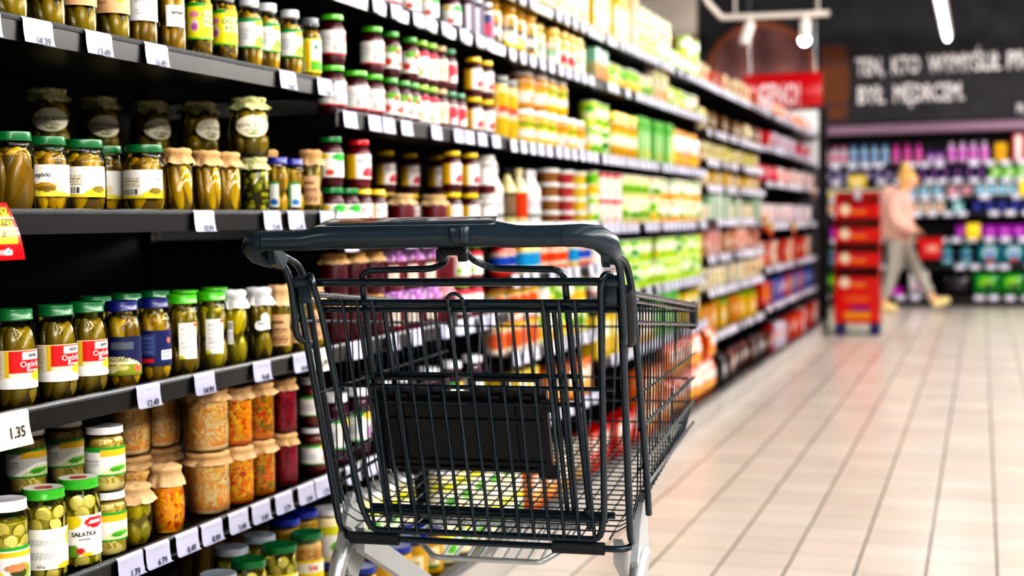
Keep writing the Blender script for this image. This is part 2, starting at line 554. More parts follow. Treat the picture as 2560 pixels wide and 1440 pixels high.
def lb_slim(h):
    return LB('#d9e23a', [('r', .42, .78, .38, .95, W), ('r', .42, .95, .05, .34, '#57b31f'), ('e', .6, .74, .1, .08, '#2f9a52'), ('r', .26, .36, .05, .9, '#e8a31f'), ('r', .8, 1, .3, .95, '#e9efe6'), ('r', 0, .2, 0, .3, W)], h * .17, h * .68, -80, 80)
def lb_gherkin_white(h, back=False):
    if back:
        return LB('#f4f4f2', [('b', 0, .1, '#e9d81c'), ('h', .85, .34, .4, '#e9d81c', .5), ('e', .84, .26, .12, .12, '#8a7a16'), ('l', .08, .55, .42, .74, 5, '#b1a877'), ('s', .1, .5, .12, .32, 18, '#3a3a42'), ('e', .9, .66, .06, .08, '#9fb0bd'), ('e', .9, .84, .05, .03, '#e2777c')], h * .24, h * .64, -95, 60)
    return LB('#f4f4f2', [('b', 0, .09, '#e9d81c'), ('h', .5, .2, .6, '#ece04a', .3), ('e', .42, .3, .2, .14, '#b9901a'), ('e', .44, .24, .17, .09, '#7d6710'), ('e', .66, .34, .06, .14, '#e6ddb0'), ('l', .04, .14, .25, .7, 5, '#cfb98d'), ('s', .04, .12, .08, .2, 9, '#555')],
              h * .24, h * .64, -90, 70, [('ogórki', .38, .62, .13, '#4c5560'), ('•••', .38, .86, .05, '#e0575c')])
def lb_oval(h):
    def f(mb, r):
        pt = painter('#efe9cf', [('e', .5, .5, .46, .42, '#f3eed6'), ('l', .25, .75, .24, .32, 2, '#b5a67c'), ('e', .5, .17, .12, .06, '#7fa24a'), ('e', .74, .82, .04, .04, '#2d4a8c')])
        # an oval: pull the patch's outline in
        vs, cs = [], []
        for j in range(13):
            for i in range(25):
                q, t = j / 12, 2 * PI * i / 24
                u, v = .5 + .5 * q * cos(t), .5 + .5 * q * sin(t)
                a = R(-50) + R(100) * u; z = h * (.3 + .36 * v)
                vs.append(((r * 1.006) * cos(a), (r * 1.006) * sin(a), z)); cs.append(pt(u, v) if q < .95 else hx('#c9bd93'))
        mb.add(vs, [(j * 25 + i, j * 25 + i + 1, (j + 1) * 25 + i + 1, (j + 1) * 25 + i) for j in range(12) for i in range(24)], cols=cs)
        for s, v, k in (('Ogórki kiszone', .5, .013), ('domowe', .36, .007)):
            tv, tf, x0, x1 = text_tris(s)
            kk = k / .7 * .75
            mb.add([(r * 1.012 * cos((x - (x0 + x1) / 2) * kk / r), r * 1.012 * sin((x - (x0 + x1) / 2) * kk / r), h * (.26 + .42 * v) + y * kk) for x, y in tv], tf, hx('#4b4638'))
    return f
def lb_red(h):
    return LB('#f0e6cc', [('r', .36, .98, .42, .98, '#d4121c'), ('r', .29, .36, .3, .98, '#e6c728'), ('e', .86, .24, .17, .24, '#d9c117'), ('e', .78, .12, .12, .12, '#e3cd2c'), ('r', 0, .6, 0, .14, '#fafafa'), ('h', .45, .3, .5, '#fafafa', .2), ('l', .04, .24, .36, .92, 7, '#cdbf98'),
               ('r', .56, .92, .76, .94, '#f6f6f4')], h * .22, h * .6, -95, 75, [('WW', .74, .8, .1, '#2a3a46'), ('Ogórki', .7, .56, .15, '#fbf6ee'), ('kiszone', .72, .44, .08, '#fbf6ee')])
def lb_navy(h, back=False):
    if back:
        return LB('#10205c', [('r', .1, .55, .3, .9, '#33477f'), ('r', .66, .98, .16, .46, '#e9edf2'), ('l', .7, .95, .2, .42, 4, '#8b93a5'), ('r', .2, .52, .1, .2, '#d8202c'), ('e', .86, .72, .06, .08, '#c77a58'), ('l', .14, .5, .36, .86, 9, '#5b6ca0')], h * .2, h * .62, -95, 70)
    return LB('#121c52', [('h', .4, .48, .55, '#eee8c0', .25), ('h', .5, .3, .6, '#8f9a1e', .1), ('r', .3, .74, .68, .86, '#5d6672'), ('e', .45, .2, .2, .07, '#d8cf8a'), ('e', .32, .12, .1, .05, '#e9e1c0'), ('r', .76, .92, .1, .26, '#e86a5c'), ('b', 0, .04, '#7b8a1c')],
              h * .16, h * .6, -95, 70, [('OGÓRKI', .42, .36, .1, '#7a7a20')])
def lb_sheet(h, shift=0):
    return LB('#f6f6f4', [('l', .12, .88, .12, .9, 14, '#cfd2d4'), ('e', .9, .94, .12, .06, '#e2572c'), ('e', .1, .03, .2, .06, '#cbd21e')], h * .22, h * .66, -62 + shift, 5 + shift, nu=26)
def lb_barcode(h):
    return LB('#f4f5f6', [('s', .1, .9, .62, .95, 12, '#333'), ('l', .1, .9, .1, .5, 6, '#c5c8cc')], h * .3, h * .6, -90, -62, nu=20)
def lb_heart(h):
    def f(mb, r):
        pts = []
        for i in range(40):
            t = 2 * PI * i / 40
            x = 16 * sin(t) ** 3; y = 13 * cos(t) - 5 * cos(2 * t) - 2 * cos(3 * t) - cos(4 * t)
            # tipped heart, point towards the aisle
            x, y = x * cos(.9) - y * sin(.9), x * sin(.9) + y * cos(.9)
            pts.append((x / 16, y / 16))
        vs = []
        for q in (1, .75, .5, .25, .02):
            for x, y in pts:
                a = R(-38) + x * q * .021 / r; z = h * .52 + y * q * .021
                vs.append((r * 1.006 * cos(a), r * 1.006 * sin(a), z))
        mb.add(vs, [(j * 40 + i, j * 40 + (i + 1) % 40, (j + 1) * 40 + (i + 1) % 40, (j + 1) * 40 + i) for j in range(4) for i in range(40)], hx('#f4f5f7'))
        tv, tf, x0, x1 = text_tris('kiszone')
        k = .009
        mb.add([(r * 1.012 * cos(R(-38) + (x - (x0 + x1) / 2) * k / r), r * 1.012 * sin(R(-38) + (x - (x0 + x1) / 2) * k / r), h * .5 + y * k) for x, y in tv], tf, hx('#8a9298'))
    return f
def lb_kraftcard(h):
    return LB('#d9b084', [('l', .1, .9, .1, .6, 8, '#7d5a3a'), ('r', .1, .7, .7, .78, '#6a4a30')], h * .16, h * .6, -75, 25, nu=24)
def lb_bluetag(h):
    return LB('#eef2ee', [('b', .9, 1, '#4a9a5c'), ('e', .6, .2, .3, .12, '#2f7fd0'), ('r', 0, .2, 0, 1, '#57a86a')], h * .14, h * .58, -60, 5, nu=16)
def lb_salad_band(h):   # white band, green edges, a slice of salad at the foot
    return LB(W, [('b', .9, 1, '#2aa236'), ('r', .1, .98, .72, .86, '#f1c21c'), ('e', .72, .28, .2, .26, '#9fb53c'), ('e', .66, .24, .14, .16, '#3c4a1c'), ('e', .62, .4, .2, .12, '#c98a5c'), ('b', 0, .05, '#2aa236'), ('e', .2, .2, .22, .2, '#ece04a')],
              h * .16, h * .52, -95, 70)
def lb_salad_back(h):
    return LB('#f5f5f2', [('l', .1, .8, .16, .86, 16, '#ccd0d0'), ('e', .93, .72, .1, .2, '#e0cc1c'), ('e', .85, .04, .22, .1, '#e0cc1c'), ('e', .05, .92, .12, .1, '#e0cc1c')], h * .14, h * .58, -95, 60, [('650 g', .36, .06, .06, '#6a6f74')])
def lb_salad_front(h):
    return LB('#f6f5f2', [('e', .36, .86, .18, .18, '#e0cc1c'), ('e', .78, .82, .2, .14, '#cf1626'), ('e', .78, .82, .14, .05, '#f3e6e6'), ('e', .36, .12, .14, .18, '#6f9c34'), ('e', .28, .2, .07, .1, '#5a8a2c'), ('e', .52, .14, .07, .07, '#d4242c'), ('e', .16, .06, .1, .06, '#e0cc1c'), ('e', .62, .04, .12, .05, '#e0cc1c')],
              h * .14, h * .6, -95, 70, [('SAŁATKA', .58, .5, .1, '#23282c'), ('szwedzka', .58, .4, .05, '#6a6f74')])
def lb_cucumber(h):   # white, green top and foot, yellow flash, one green cucumber
    return LB(W, [('b', .84, 1, '#2aa236'), ('r', .42, .96, .68, .92, '#f1c21c'), ('h', .8, .42, .5, '#dbe6b0', .6), ('e', .76, .26, .18, .08, '#57b32a'), ('e', .68, .2, .12, .06, '#3f9a24'), ('b', 0, .05, '#2aa236'), ('l', .08, .4, .34, .6, 4, '#b4bcc2')],
              h * .26, h * .7, -95, 75)
def lb_brownlid(h, col='#c9a49c'):
    return LB(W, [('b', .86, 1, '#2aa236'), ('e', .8, .86, .16, .14, '#f1c21c'), ('e', .84, .28, .14, .26, col), ('l', .08, .5, .3, .6, 4, '#b4bcc2'), ('b', 0, .05, '#2aa236')], h * .25, h * .66, -95, 70)

OLIVE = dict(cols=PK)
f_gh = lambda mb, r, h, p: c_gherkin(mb, r, h, p)
f_gh1 = lambda mb, r, h, p: c_gherkin(mb, r, h, p, layers=1, n=6)
f_ghd = lambda mb, r, h, p: c_gherkin(mb, r, h, p, cols=['#8c7612', '#78680f', '#9c8820', '#645810'], core='#30280a')
f_ghg = lambda mb, r, h, p: c_gherkin(mb, r, h, p, cols=['#b0a01c', '#988e1c', '#c4b02a', '#847c18'], core='#5c520f')
f_small = lambda mb, r, h, p: c_small(mb, r, h, p)
f_smallo = lambda mb, r, h, p: c_small(mb, r, h, p, cols=PK, core='#4a3c08')
f_slice = lambda mb, r, h, p: c_slices(mb, r, h, p)
f_kraut = lambda mb, r, h, p: c_shred(mb, r, h, p, ['#f2cc8c', '#eab868', '#f8e0b4', '#eca854', '#f0bc70', '#f4d49a', '#f2d09a', '#f6dcb0', '#e8a468'], '#ecc084', n=420)
f_carrot = lambda mb, r, h, p: c_shred(mb, r, h, p, ['#fbab1c', '#f48f16', '#ffc23a', '#ea6c16', '#fbd25a', '#f8a420', '#d8441a'], '#ee8c14', n=380)
f_mixveg = lambda mb, r, h, p: c_shred(mb, r, h, p, ['#d87a1c', '#e09a30', '#8c7a20', '#c8581a', '#d8b048', '#7a7a24', '#e8741c', '#d84018'], '#9a5c16', n=320, th=.003, ln=.024)
f_beet = lambda mb, r, h, p: c_shred(mb, r, h, p, ['#a00c34', '#7c0828', '#c01844', '#8c0c38', '#6a0620'], '#6a0620', n=320)
f_pale = lambda mb, r, h, p: c_shred(mb, r, h, p, ['#c9b25a', '#d8c478', '#b8a040', '#e0d090'], '#a8943c')
f_brown = lambda mb, r, h, p: c_shred(mb, r, h, p, ['#6a2420', '#7c302a', '#581c1a', '#8c4038'], '#581c1a')
f_purple = lambda mb, r, h, p: c_plain(mb, r, h, p, '#4a0c34')
f_jam = lambda mb, r, h, p: c_plain(mb, r, h, p, '#3c0614')
f_jamred = lambda mb, r, h, p: c_plain(mb, r, h, p, '#560818')
f_must = lambda mb, r, h, p: c_plain(mb, r, h, p, '#a8841c')
GREEN = '#0d6b38'; LIME = '#4cb81c'; COBALT = '#2a2f9c'; NAVY = '#141f6e'
TAN = '#d8b07c'
# ---------------------------------------------------------------- the hall
def tile_mat():
    m, nt, b = newmat('beige_floor_tiles')
    geo = nt.nodes.new('ShaderNodeNewGeometry')
    mp = nt.nodes.new('ShaderNodeMapping'); mp.inputs['Location'].default_value = (-.042, -.064, 0)
    nt.links.new(geo.outputs['Position'], mp.inputs['Vector'])
    sx = nt.nodes.new('ShaderNodeSeparateXYZ'); nt.links.new(mp.outputs[0], sx.inputs[0])
    def m_(op, a, b=None, c=None):
        q = nt.nodes.new('ShaderNodeMath'); q.operation = op
        for i, v in enumerate((a, b, c)):
            if v is None: continue
            if isinstance(v, (int, float)): q.inputs[i].default_value = v
            else: nt.links.new(v, q.inputs[i])
        return q.outputs[0]
    def joint(ax, wd):      # 1 on the joint, 0 on the tile
        d = m_('PINGPONG', sx.outputs[ax], .1)
        mr_ = nt.nodes.new('ShaderNodeMapRange'); mr_.interpolation_type = 'SMOOTHSTEP'
        mr_.inputs['From Min'].default_value = wd * .6; mr_.inputs['From Max'].default_value = wd * 1.3
        mr_.inputs['To Min'].default_value = 1; mr_.inputs['To Max'].default_value = 0
        nt.links.new(d, mr_.inputs['Value']); return mr_.outputs[0]
    jl, jt = joint(0, .0032), m_('MULTIPLY', joint(1, .0022), .6)
    fac = m_('MAXIMUM', jl, jt)
    cell = nt.nodes.new('ShaderNodeTexWhiteNoise'); cell.noise_dimensions = '2D'
    fl = nt.nodes.new('ShaderNodeVectorMath'); fl.operation = 'FLOOR'; dv = nt.nodes.new('ShaderNodeVectorMath'); dv.operation = 'SCALE'; dv.inputs['Scale'].default_value = 5
    nt.links.new(mp.outputs[0], dv.inputs[0]); nt.links.new(dv.outputs[0], fl.inputs[0]); nt.links.new(fl.outputs[0], cell.inputs['Vector'])
    t1 = nt.nodes.new('ShaderNodeMixRGB'); t1.inputs[1].default_value = hx('#d9d0c8'); t1.inputs[2].default_value = hx('#d0c6bd'); nt.links.new(cell.outputs['Value'], t1.inputs[0])
    br = nt.nodes.new('ShaderNodeMixRGB'); nt.links.new(fac, br.inputs[0]); nt.links.new(t1.outputs[0], br.inputs[1]); br.inputs[2].default_value = hx('#38322d')
    n = nt.nodes.new('ShaderNodeTexNoise'); n.inputs['Scale'].default_value = 3; n.inputs['Detail'].default_value = 5
    nt.links.new(geo.outputs['Position'], n.inputs['Vector'])
    mx = nt.nodes.new('ShaderNodeMixRGB'); mx.blend_type = 'MULTIPLY'; mx.inputs[0].default_value = .12
    nt.links.new(br.outputs['Color'], mx.inputs[1]); nt.links.new(n.outputs['Color'], mx.inputs[2])
    nt.links.new(mx.outputs[0], b.inputs['Base Color'])
    mr = nt.nodes.new('ShaderNodeMapRange'); mr.inputs['To Min'].default_value = .16; mr.inputs['To Max'].default_value = .3
    nt.links.new(n.outputs['Fac'], mr.inputs['Value']); nt.links.new(mr.outputs[0], b.inputs['Roughness'])
    bp = nt.nodes.new('ShaderNodeBump'); bp.inputs['Strength'].default_value = .25; bp.inputs['Distance'].default_value = .002; bp.invert = True
    nt.links.new(fac, bp.inputs['Height']); nt.links.new(bp.outputs[0], b.inputs['Normal'])
    return m
def wall_mat(name, col, rough=.8, sc=4):
    m, nt, b = newmat(name)
    n = nt.nodes.new('ShaderNodeTexNoise'); n.inputs['Scale'].default_value = sc; n.inputs['Detail'].default_value = 6
    tc = nt.nodes.new('ShaderNodeTexCoord'); nt.links.new(tc.outputs['Object'], n.inputs['Vector'])
    cr = nt.nodes.new('ShaderNodeValToRGB')
    cr.color_ramp.elements[0].color = mixc(col, '#000000', .15); cr.color_ramp.elements[1].color = mixc(col, '#ffffff', .05)
    nt.links.new(n.outputs['Fac'], cr.inputs['Fac']); nt.links.new(cr.outputs[0], b.inputs['Base Color'])
    b.inputs['Roughness'].default_value = rough
    return m
XW0, XW1, YW0, YW1, ZC = -7.0, 5.0, -6.0, 17.62, 3.75
o = MB().box(XW0 - .1, XW1 + .1, YW0 - .1, YW1 + .1, -.1, 0).build('floor', tile_mat(), smooth=0); struct(o)
o = MB().box(XW0 - .1, XW1 + .1, YW0 - .1, YW1 + .1, ZC, ZC + .1).build('ceiling', wall_mat('black_ceiling', '#0b0b0f'), smooth=0); struct(o)
wm = wall_mat('charcoal_wall', '#14141f'); wl = wall_mat('black_left_wall', '#0c0c0e')
o = MB().box(XW0 - .1, XW0, YW0, YW1, 0, ZC).build('wall_left', wl, smooth=0); struct(o)
o = MB().box(XW1, XW1 + .1, YW0, YW1, 0, ZC).build('wall_right', wm, smooth=0); struct(o)
o = MB().box(XW0, XW1, YW1, YW1 + .1, 0, ZC).build('wall_back', wm, smooth=0); struct(o)
o = MB().box(XW0, XW1, YW0 - .1, YW0, 0, ZC).build('wall_front', wm, smooth=0); struct(o)
# the back wall steps forward above the shelving as a charcoal bulkhead with a pink light cove
o = MB().box(-3.27, XW1, 17.2, YW1, 2.14, ZC).build('bulkhead_wall', wm, smooth=0); struct(o)
o = MB().box(-3.27, XW1, 17.12, 17.25, 2.0, 2.12, bev=.02).build('cove_trim', mat('pink_cove_trim', '#8c7288', .4), smooth=40); struct(o)
o = MB().box(XW0, -3.28, 17.1, YW1, 3.25, ZC).build('beige_wall', wall_mat('beige_wall_paint', '#e8ded4'), smooth=0); struct(o)
o = MB().box(XW0, -3.28, 17.06, YW1, 3.1, 3.25).build('trim_beam', mat('brown_wood_beam', '#8a4a16', .5), smooth=0); struct(o)

# lettering on the charcoal wall
def words_mesh(mb, s, x0, x1, z0, hgt, y, col, bold=True):
    tv, tf, a, b = text_tris(s, bold)
    kx = (x1 - x0) / (b - a); kz = hgt / .7
    mb.add([(x0 + (x - a) * kx, y, z0 + yy * kz) for x, yy in tv], tf, col)
mb = MB()
for s, x0, x1, z0 in (('TEN,', -1.41, -1.09, 2.70), ('KTO', -1.0, -.69, 2.70), ('WYMYŚLIŁ', -.60, .20, 2.70), ('PIWO,', .27, .80, 2.70), ('BYŁ', -1.39, -1.08, 2.37), ('MĘDRCEM.', -.98, -.2, 2.37)):
    words_mesh(mb, s, x0, x1, z0, .2, 17.19, (1, 1, 1, 1))
o = mb.build('wall_lettering', 'wallletter', smooth=0)
tag(o, 'large white capital lettering of a saying on the charcoal wall over the back shelves', 'lettering')
mb = MB(); words_mesh(mb, 'PLATON', .375, .75, 2.2, .1, 17.19, (1, 1, 1, 1))
o = mb.build('wall_lettering', 'wallletter', smooth=0)
tag(o, 'small white name lettered under the long saying on the charcoal wall', 'lettering')
# barrels painted on the wall
def barrel_mat():
    m, nt, b = newmat('barrel_wood')
    tc = nt.nodes.new('ShaderNodeTexCoord'); wv = nt.nodes.new('ShaderNodeTexWave')
    wv.inputs['Scale'].default_value = .7; wv.inputs['Distortion'].default_value = 9; wv.inputs['Detail'].default_value = 3
    nt.links.new(tc.outputs['Object'], wv.inputs['Vector'])
    cr = nt.nodes.new('ShaderNodeValToRGB'); cr.color_ramp.elements[0].color = hx('#6a484a'); cr.color_ramp.elements[1].color = hx('#8c6260')
    nt.links.new(wv.outputs['Fac'], cr.inputs['Fac']); nt.links.new(cr.outputs[0], b.inputs['Base Color']); b.inputs['Roughness'].default_value = .75
    return m
bmat = barrel_mat(); rim = mat('barrel_rim_wood', '#9a5c3c', .7, bump=.3, bscale=30); rim2 = mat('barrel_stave_wood', '#6a3d1c', .7, bump=.3, bscale=20)
t = empty('barrel_picture', (-2.53, 17.19, 2.72))
mb = MB(); n = 48
mb.add([(0, -.008, 0)] + [(.62 * cos(2 * PI * k / n), -.008, .62 * sin(2 * PI * k / n)) for k in range(n)], [(0, 1 + k, 1 + (k + 1) % n) for k in range(n)])
mb.build('barrel_head', bmat, t, 0)
mb = MB(); mb.tube([(.645 * cos(2 * PI * k / n), -.02, .645 * sin(2 * PI * k / n)) for k in range(n)], .034, 8, closed=True); mb.build('rim', rim, t)
tag(t, 'round barrel head with a brown rim pictured on the dark back wall', 'wall picture')
t = empty('barrel_picture', (-1.66, 17.19, 2.16))
mb = MB()
for k in range(5):
    z0, z1 = k / 5 * .92, (k + 1) / 5 * .92
    w = lambda z: .13 + .05 * sin(PI * z / .92)
    mb.add([(-w(z0), -.01, z0), (w(z0), -.01, z0), (w(z1), -.01, z1), (-w(z1), -.01, z1)], [(0, 1, 2, 3)])
mb.build('staves', rim2, t, 0)
mb = MB()
for z in (.02, .2, .7, .9):
    mb.box(-.185, .185, -.02, -.011, z - .018, z + .018)
mb.build('hoop', mat('barrel_hoop_iron', '#4a2b3c', .5), t, 0)
tag(t, 'upright brown barrel with hoops pictured beside the round barrel head', 'wall picture')

# ---------------------------------------------------------------- shelving along the left of the aisle
XF = -1.425          # front of the shelf boards
BAYS = [('gherkin', 1.25, 3.0, [1.70, 1.375, 1.075, .765, .475]), ('jam', 3.0, 4.25, [1.90, 1.60, 1.31, 1.02, .765, .475]),
        ('corn jar', 4.25, 5.4, [1.785, 1.595, 1.305, 1.04, .875, .625, .385]), ('green tin', 5.4, 6.5, [1.785, 1.595, 1.305, 1.03, .745, .50]),
        ('bean tin', 6.5, 7.65, [1.785, 1.595, 1.305, 1.03, .745, .50]),
        ('soup', 7.65, 8.75, [1.785, 1.535, 1.37, 1.23, 1.04, .84, .655, .405]), ('spice', 8.75, 9.85, [1.785, 1.535, 1.37, 1.23, 1.04, .84, .655, .405]),
        ('baking', 9.85, 10.95, [1.785, 1.545, 1.30, 1.0, .70, .43]), ('sweets', 10.95, 12.05, [1.785, 1.545, 1.30, 1.0, .70, .43]), ('coffee', 12.05, 13.15, [1.785, 1.545, 1.30, 1.0, .70, .43])]
BASEZ = .12
for bn, y0, y1, zs in BAYS:
    t = empty('shelving_rack', (0, (y0 + y1) / 2, 0))
    a, b = y0 - (y0 + y1) / 2, y1 - (y0 + y1) / 2
    top = zs[0] + .16 if bn != 'coffee' else 2.03
    MB().box(-1.945, -1.925, a + .002, b - .002, .0, top).build('back_panel', 'steel_dark', t, 0)
    for s in (a + .002, b - .022):
        mb = MB(); mb.box(-1.925, -1.902, s, s + .02, 0, top)
        mb.box(-1.8985, -1.40, s, s + .02, 0, .0885)
        mb.build('upright', 'steel_black', t, 0)
    tag(t, f'black steel shelving rack of the {bn} bay', 'shelving rack', 'racks in a row along the aisle')
    for i, z in enumerate(zs):
        s = empty('shelf', (0, (y0 + y1) / 2, z))
        mb = MB(); mb.box(-1.90, XF, a + .003, b - .003, -.024, 0)
        mb.box(-1.90, XF - .02, a + .003, a + .006, -.03, -.024); mb.box(-1.90, XF - .02, b - .006, b - .003, -.03, -.024)
        mb.build('board', 'steel_black', s, 0)
        mb = MB(); mb.box(XF, XF + .006, a + .003, b - .003, -.03, .004); mb.build('front_lip', 'steel_black', s, 0)
        mb = MB(); mb.tube([(XF + .004, a + .003, .006), (XF + .004, b - .003, .006)], .0055, 8); mb.build('ticket_rail', 'rail', s)
        tag(s, f'black metal shelf, {nth(i)} from the top of the {bn} bay', 'shelf', 'shelves of the racks along the aisle')
    s = empty('base_shelf', (0, (y0 + y1) / 2, BASEZ))
    mb = MB(); mb.box(-1.90, -1.352, a + .003, b - .003, -.03, 0); mb.build('board', 'steel_black', s, 0)
    mb = MB(); mb.box(-1.372, -1.350, a + .012, b - .012, -.119, -.012, bev=.004); mb.build('kick_plate', 'kick', s)
    mb = MB(); mb.box(-1.352, -1.342, a + .008, b - .008, -.022, .012, bev=.003); mb.build('ticket_rail', 'rail', s)
    tag(s, f'grey base shelf with kick plate under the {bn} bay', 'base shelf', 'base shelves along the aisle')
# end post and end board of the last rack
t = empty('end_frame', (0, 13.17, 0))
MB().box(-1.93, -1.38, -.0165, .0, .02, 2.03).build('end_panel', mat('grey_end_panel', '#4a4a52', .5), t, 0)
MB().box(-1.40, -1.335, -.02, .03, 0, 2.04).build('post', 'steel_black', t, 0)
tag(t, 'black end post and grey end panel closing the far end of the racks', 'end frame')

# ---------------------------------------------------------------- price tags
def tag_mesh(w, h, col, lines=True):
    pt = painter(col, [('l', .12, .8, .62, .88, 3, '#b4b8cc'), ('l', .1, .4, .1, .3, 2, '#b4b8cc')] if lines else [])
    prof = [(.009, .0095), (.0125, .004), (.0125, -.004), (.0135, -.016), (.016, -.030), (.021, -.0095 - h)]
    prof = [(x, z if i < 5 else -.0 - h + .0095) for i, (x, z) in enumerate(prof)]
    mb = MB(); nu = 12
    vs, cs = [], []
    # resample the fold evenly
    pts = []
    for i in range(len(prof) - 1):
        for k in range(3):
            t = k / 3; pts.append((prof[i][0] * (1 - t) + prof[i + 1][0] * t, prof[i][1] * (1 - t) + prof[i + 1][1] * t))
    pts.append(prof[-1])
    for x, z in pts:
        for k in range(nu + 1):
            u = k / nu
            vs.append((x, (u - .5) * w, z)); cs.append(pt(u, (z - prof[-1][1]) / (prof[0][1] - prof[-1][1])))
    W1 = nu + 1
    mb.add(vs, [(j * W1 + k, (j + 1) * W1 + k, (j + 1) * W1 + k + 1, j * W1 + k + 1) for j in range(len(pts) - 1) for k in range(nu)], cols=cs)
    return mb
_tm = {}
def price_tag(y, zb, label, group, price=None, w=.075, h=.041, col='#bcbed6', x=None, lines=True):
    key = (w, h, col, lines)
    if key not in _tm:
        o = tag_mesh(w, h, col, lines).build('price_tag', 'print', None, 60); _tm[key] = o.data; first = True
    else:
        o = bpy.data.objects.new('price_tag', _tm[key]); COL.objects.link(o)
    o.location = ((XF if x is None else x), y, zb)
    tag(o, label, 'price tag', group)
    if price:
        tv, tf, a, b = text_tris(price, True)
        k = h * .3 / .7
        mb = MB(); mb.add([(.0175 + (.0002 - q * k * .12), (p - (a + b) / 2) * k + w * .12, -.031 + q * k) for p, q in tv], tf, hx('#3b3e52'))
        mb.build('price', 'print', o, 0)
    return o
for i, (y, p) in enumerate(((1.78, '5.99'), (1.907, '14.39'), (2.07, '13.49'), (2.246, '16.49'), (2.756, '9.49'), (2.936, '7.99'))):
    price_tag(y, 1.375, f'white price tag, {nth(i)} along the rail of the top gherkin shelf', 'price tags of the gherkin bay', p)
for i, (y, p) in enumerate(((2.397, '10.99'), (2.671, '12.49'), (2.78, '11.49'), (2.936, '8.99'))):
    price_tag(y, 1.075, f'white price tag, {nth(i)} along the rail below the stacked barrel jars', 'price tags of the gherkin bay', p)
price_tag(1.812, .765, 'larger cream price tag on the rail below the red-labelled jars', 'price tags of the gherkin bay', '1.35', w=.085, h=.055, col='#f0e6c8')
for i, (y, p) in enumerate(((2.19, '12.49'), (2.383, '14.99'), (2.611, '9.49'), (2.789, '8.49'))):
    price_tag(y, .765, f'white price tag, {nth(i)} along the rail below the navy-labelled jars', 'price tags of the gherkin bay', p)
price_tag(2.887, .765, 'cream price tag at the bay end of the rail over the beetroot jars', 'price tags of the gherkin bay', '6.99', col='#e9ead6', h=.05)
for i, (y, p) in enumerate(zip((2.12, 2.206, 2.306, 2.396, 2.499, 2.593, 2.694, 2.799, 2.883), ('1.79', '6.79', '8.49', '8.89', '3.49', '3.49', '3.79', '3.49', '5.79'))):
    price_tag(y, .475, f'white price tag, {nth(i)} along the full rail below the salad jars', 'price tags of the gherkin bay', p, w=.078)
def tags_row(zb, ys, where, group, **k):
    for i, y in enumerate(ys):
        price_tag(y, zb, f'white price tag, {nth(i)} along {where}', group, **k)
JG = 'price tags of the jam bay'
tags_row(.475, (3.045, 3.16, 3.258, 3.36, 3.5, 3.62), 'the rail below the purple jars', JG)
tags_row(1.31, (3.069, 3.212, 3.298, 3.415, 3.626, 3.80, 3.89, 4.0, 4.128), 'the rail below the stacked jam jars', JG)
tags_row(1.60, (3.25, 3.363, 3.511, 3.597, 3.717, 3.861, 3.997, 4.087), 'the rail over the stacked jam jars', JG)
tags_row(1.02, (3.426, 3.538, 3.641, 3.75, 3.9, 4.05), 'the rail below the yellow-lidded jam jars', JG)
price_tag(3.058, 1.02, 'white price tag with a yellow offer strip below the red-lidded jam jar', JG)
tags_row(.765, (3.08, 3.297, 3.456, 3.676, 3.787, 3.865, 3.975, 4.066), 'the rail below the gingham-capped jam jars', JG)

# yellow and red offer card hanging at the near end of the second gherkin shelf
t = empty('offer_sign', (-1.395, 1.728, 1.008))
pt = painter('#e8101c', [('r', .06, .93, .3, .93, '#f4dc10'), ('l', .5, .86, .42, .88, 3, '#c9b410'), ('e', .62, .14, .12, .05, '#f6c8c8'), ('e', .75, .14, .07, .065, '#f2f6f8'), ('e', .75, .14, .028, .03, '#7ac8e0')])
mb = MB(); vs, cs = [], []
for j in range(31):
    for i in range(25):
        u, v = i / 24, j / 30
        w = .13 + .016 * (1 - v)
        vs.append((.006 * sin(v * 3) + .02 * (1 - v), -.065 + u * w, .086 * v)); cs.append(pt(u, v))
mb.add(vs, [(j * 25 + i, j * 25 + i + 1, (j + 1) * 25 + i + 1, (j + 1) * 25 + i) for j in range(30) for i in range(24)], cols=cs)
mb.build('card', 'gloss', t, 60)
mb = MB()
for s, u, v, h in (('2+1', .74, .8, .014), ('SZT', .74, .6, .012), ('zł', .66, .4, .012)):
    tv, tf, a, b = text_tris(s, True); k = h / .7 * .8
    mb.add([(.0285 - .02 * v + .006 * (sin(v * 3) - .3), -.065 + u * .14 + (x - (a + b) / 2) * k, .086 * v + y * k) for x, y in tv], tf, hx('#6a5a10'))
mb.build('printing', 'print', t, 0)
tag(t, 'yellow offer card with a red border hanging from the second gherkin shelf', 'offer card')
# ---------------------------------------------------------------- the gherkin bay, jar by jar
SET = .013
def jx(r, row=0): return XF - SET - r - row
def K(fn): return Kind(fn)
G1 = 'tall pickle jars on the top gherkin shelf'
h = .155
k_kraft = K(lambda: jar('pickle_jar', .031, h, f_ghd, ('#b9bdc0',), label=lb_kraft(h)))
k_wtop = K(lambda: jar('pickle_jar', .028, h, f_gh, ('#b9bdc0',), label=LB('#e9eaee', [('l', .2, .85, .5, .66, 3, '#9aa0a8'), ('l', .2, .7, .12, .3, 3, '#b9bec5')], h * .35, h * .8, -75, 75, [('ogórki', .55, .74, .1, '#20242c')])))
k_wsml = K(lambda: jar('pickle_jar', .0275, h, f_gh, ('#b9bdc0',), label=LB('#eceef2', [('l', .3, .8, .15, .45, 4, '#b5bac2')], h * .36, h * .62, -40, 40, [('smak', .6, .58, .2, '#23262e')])))
k_garl = K(lambda: jar('pickle_jar', .026, h, f_smallo, ('#c8ccd0',), label=lb_garlic(h)))
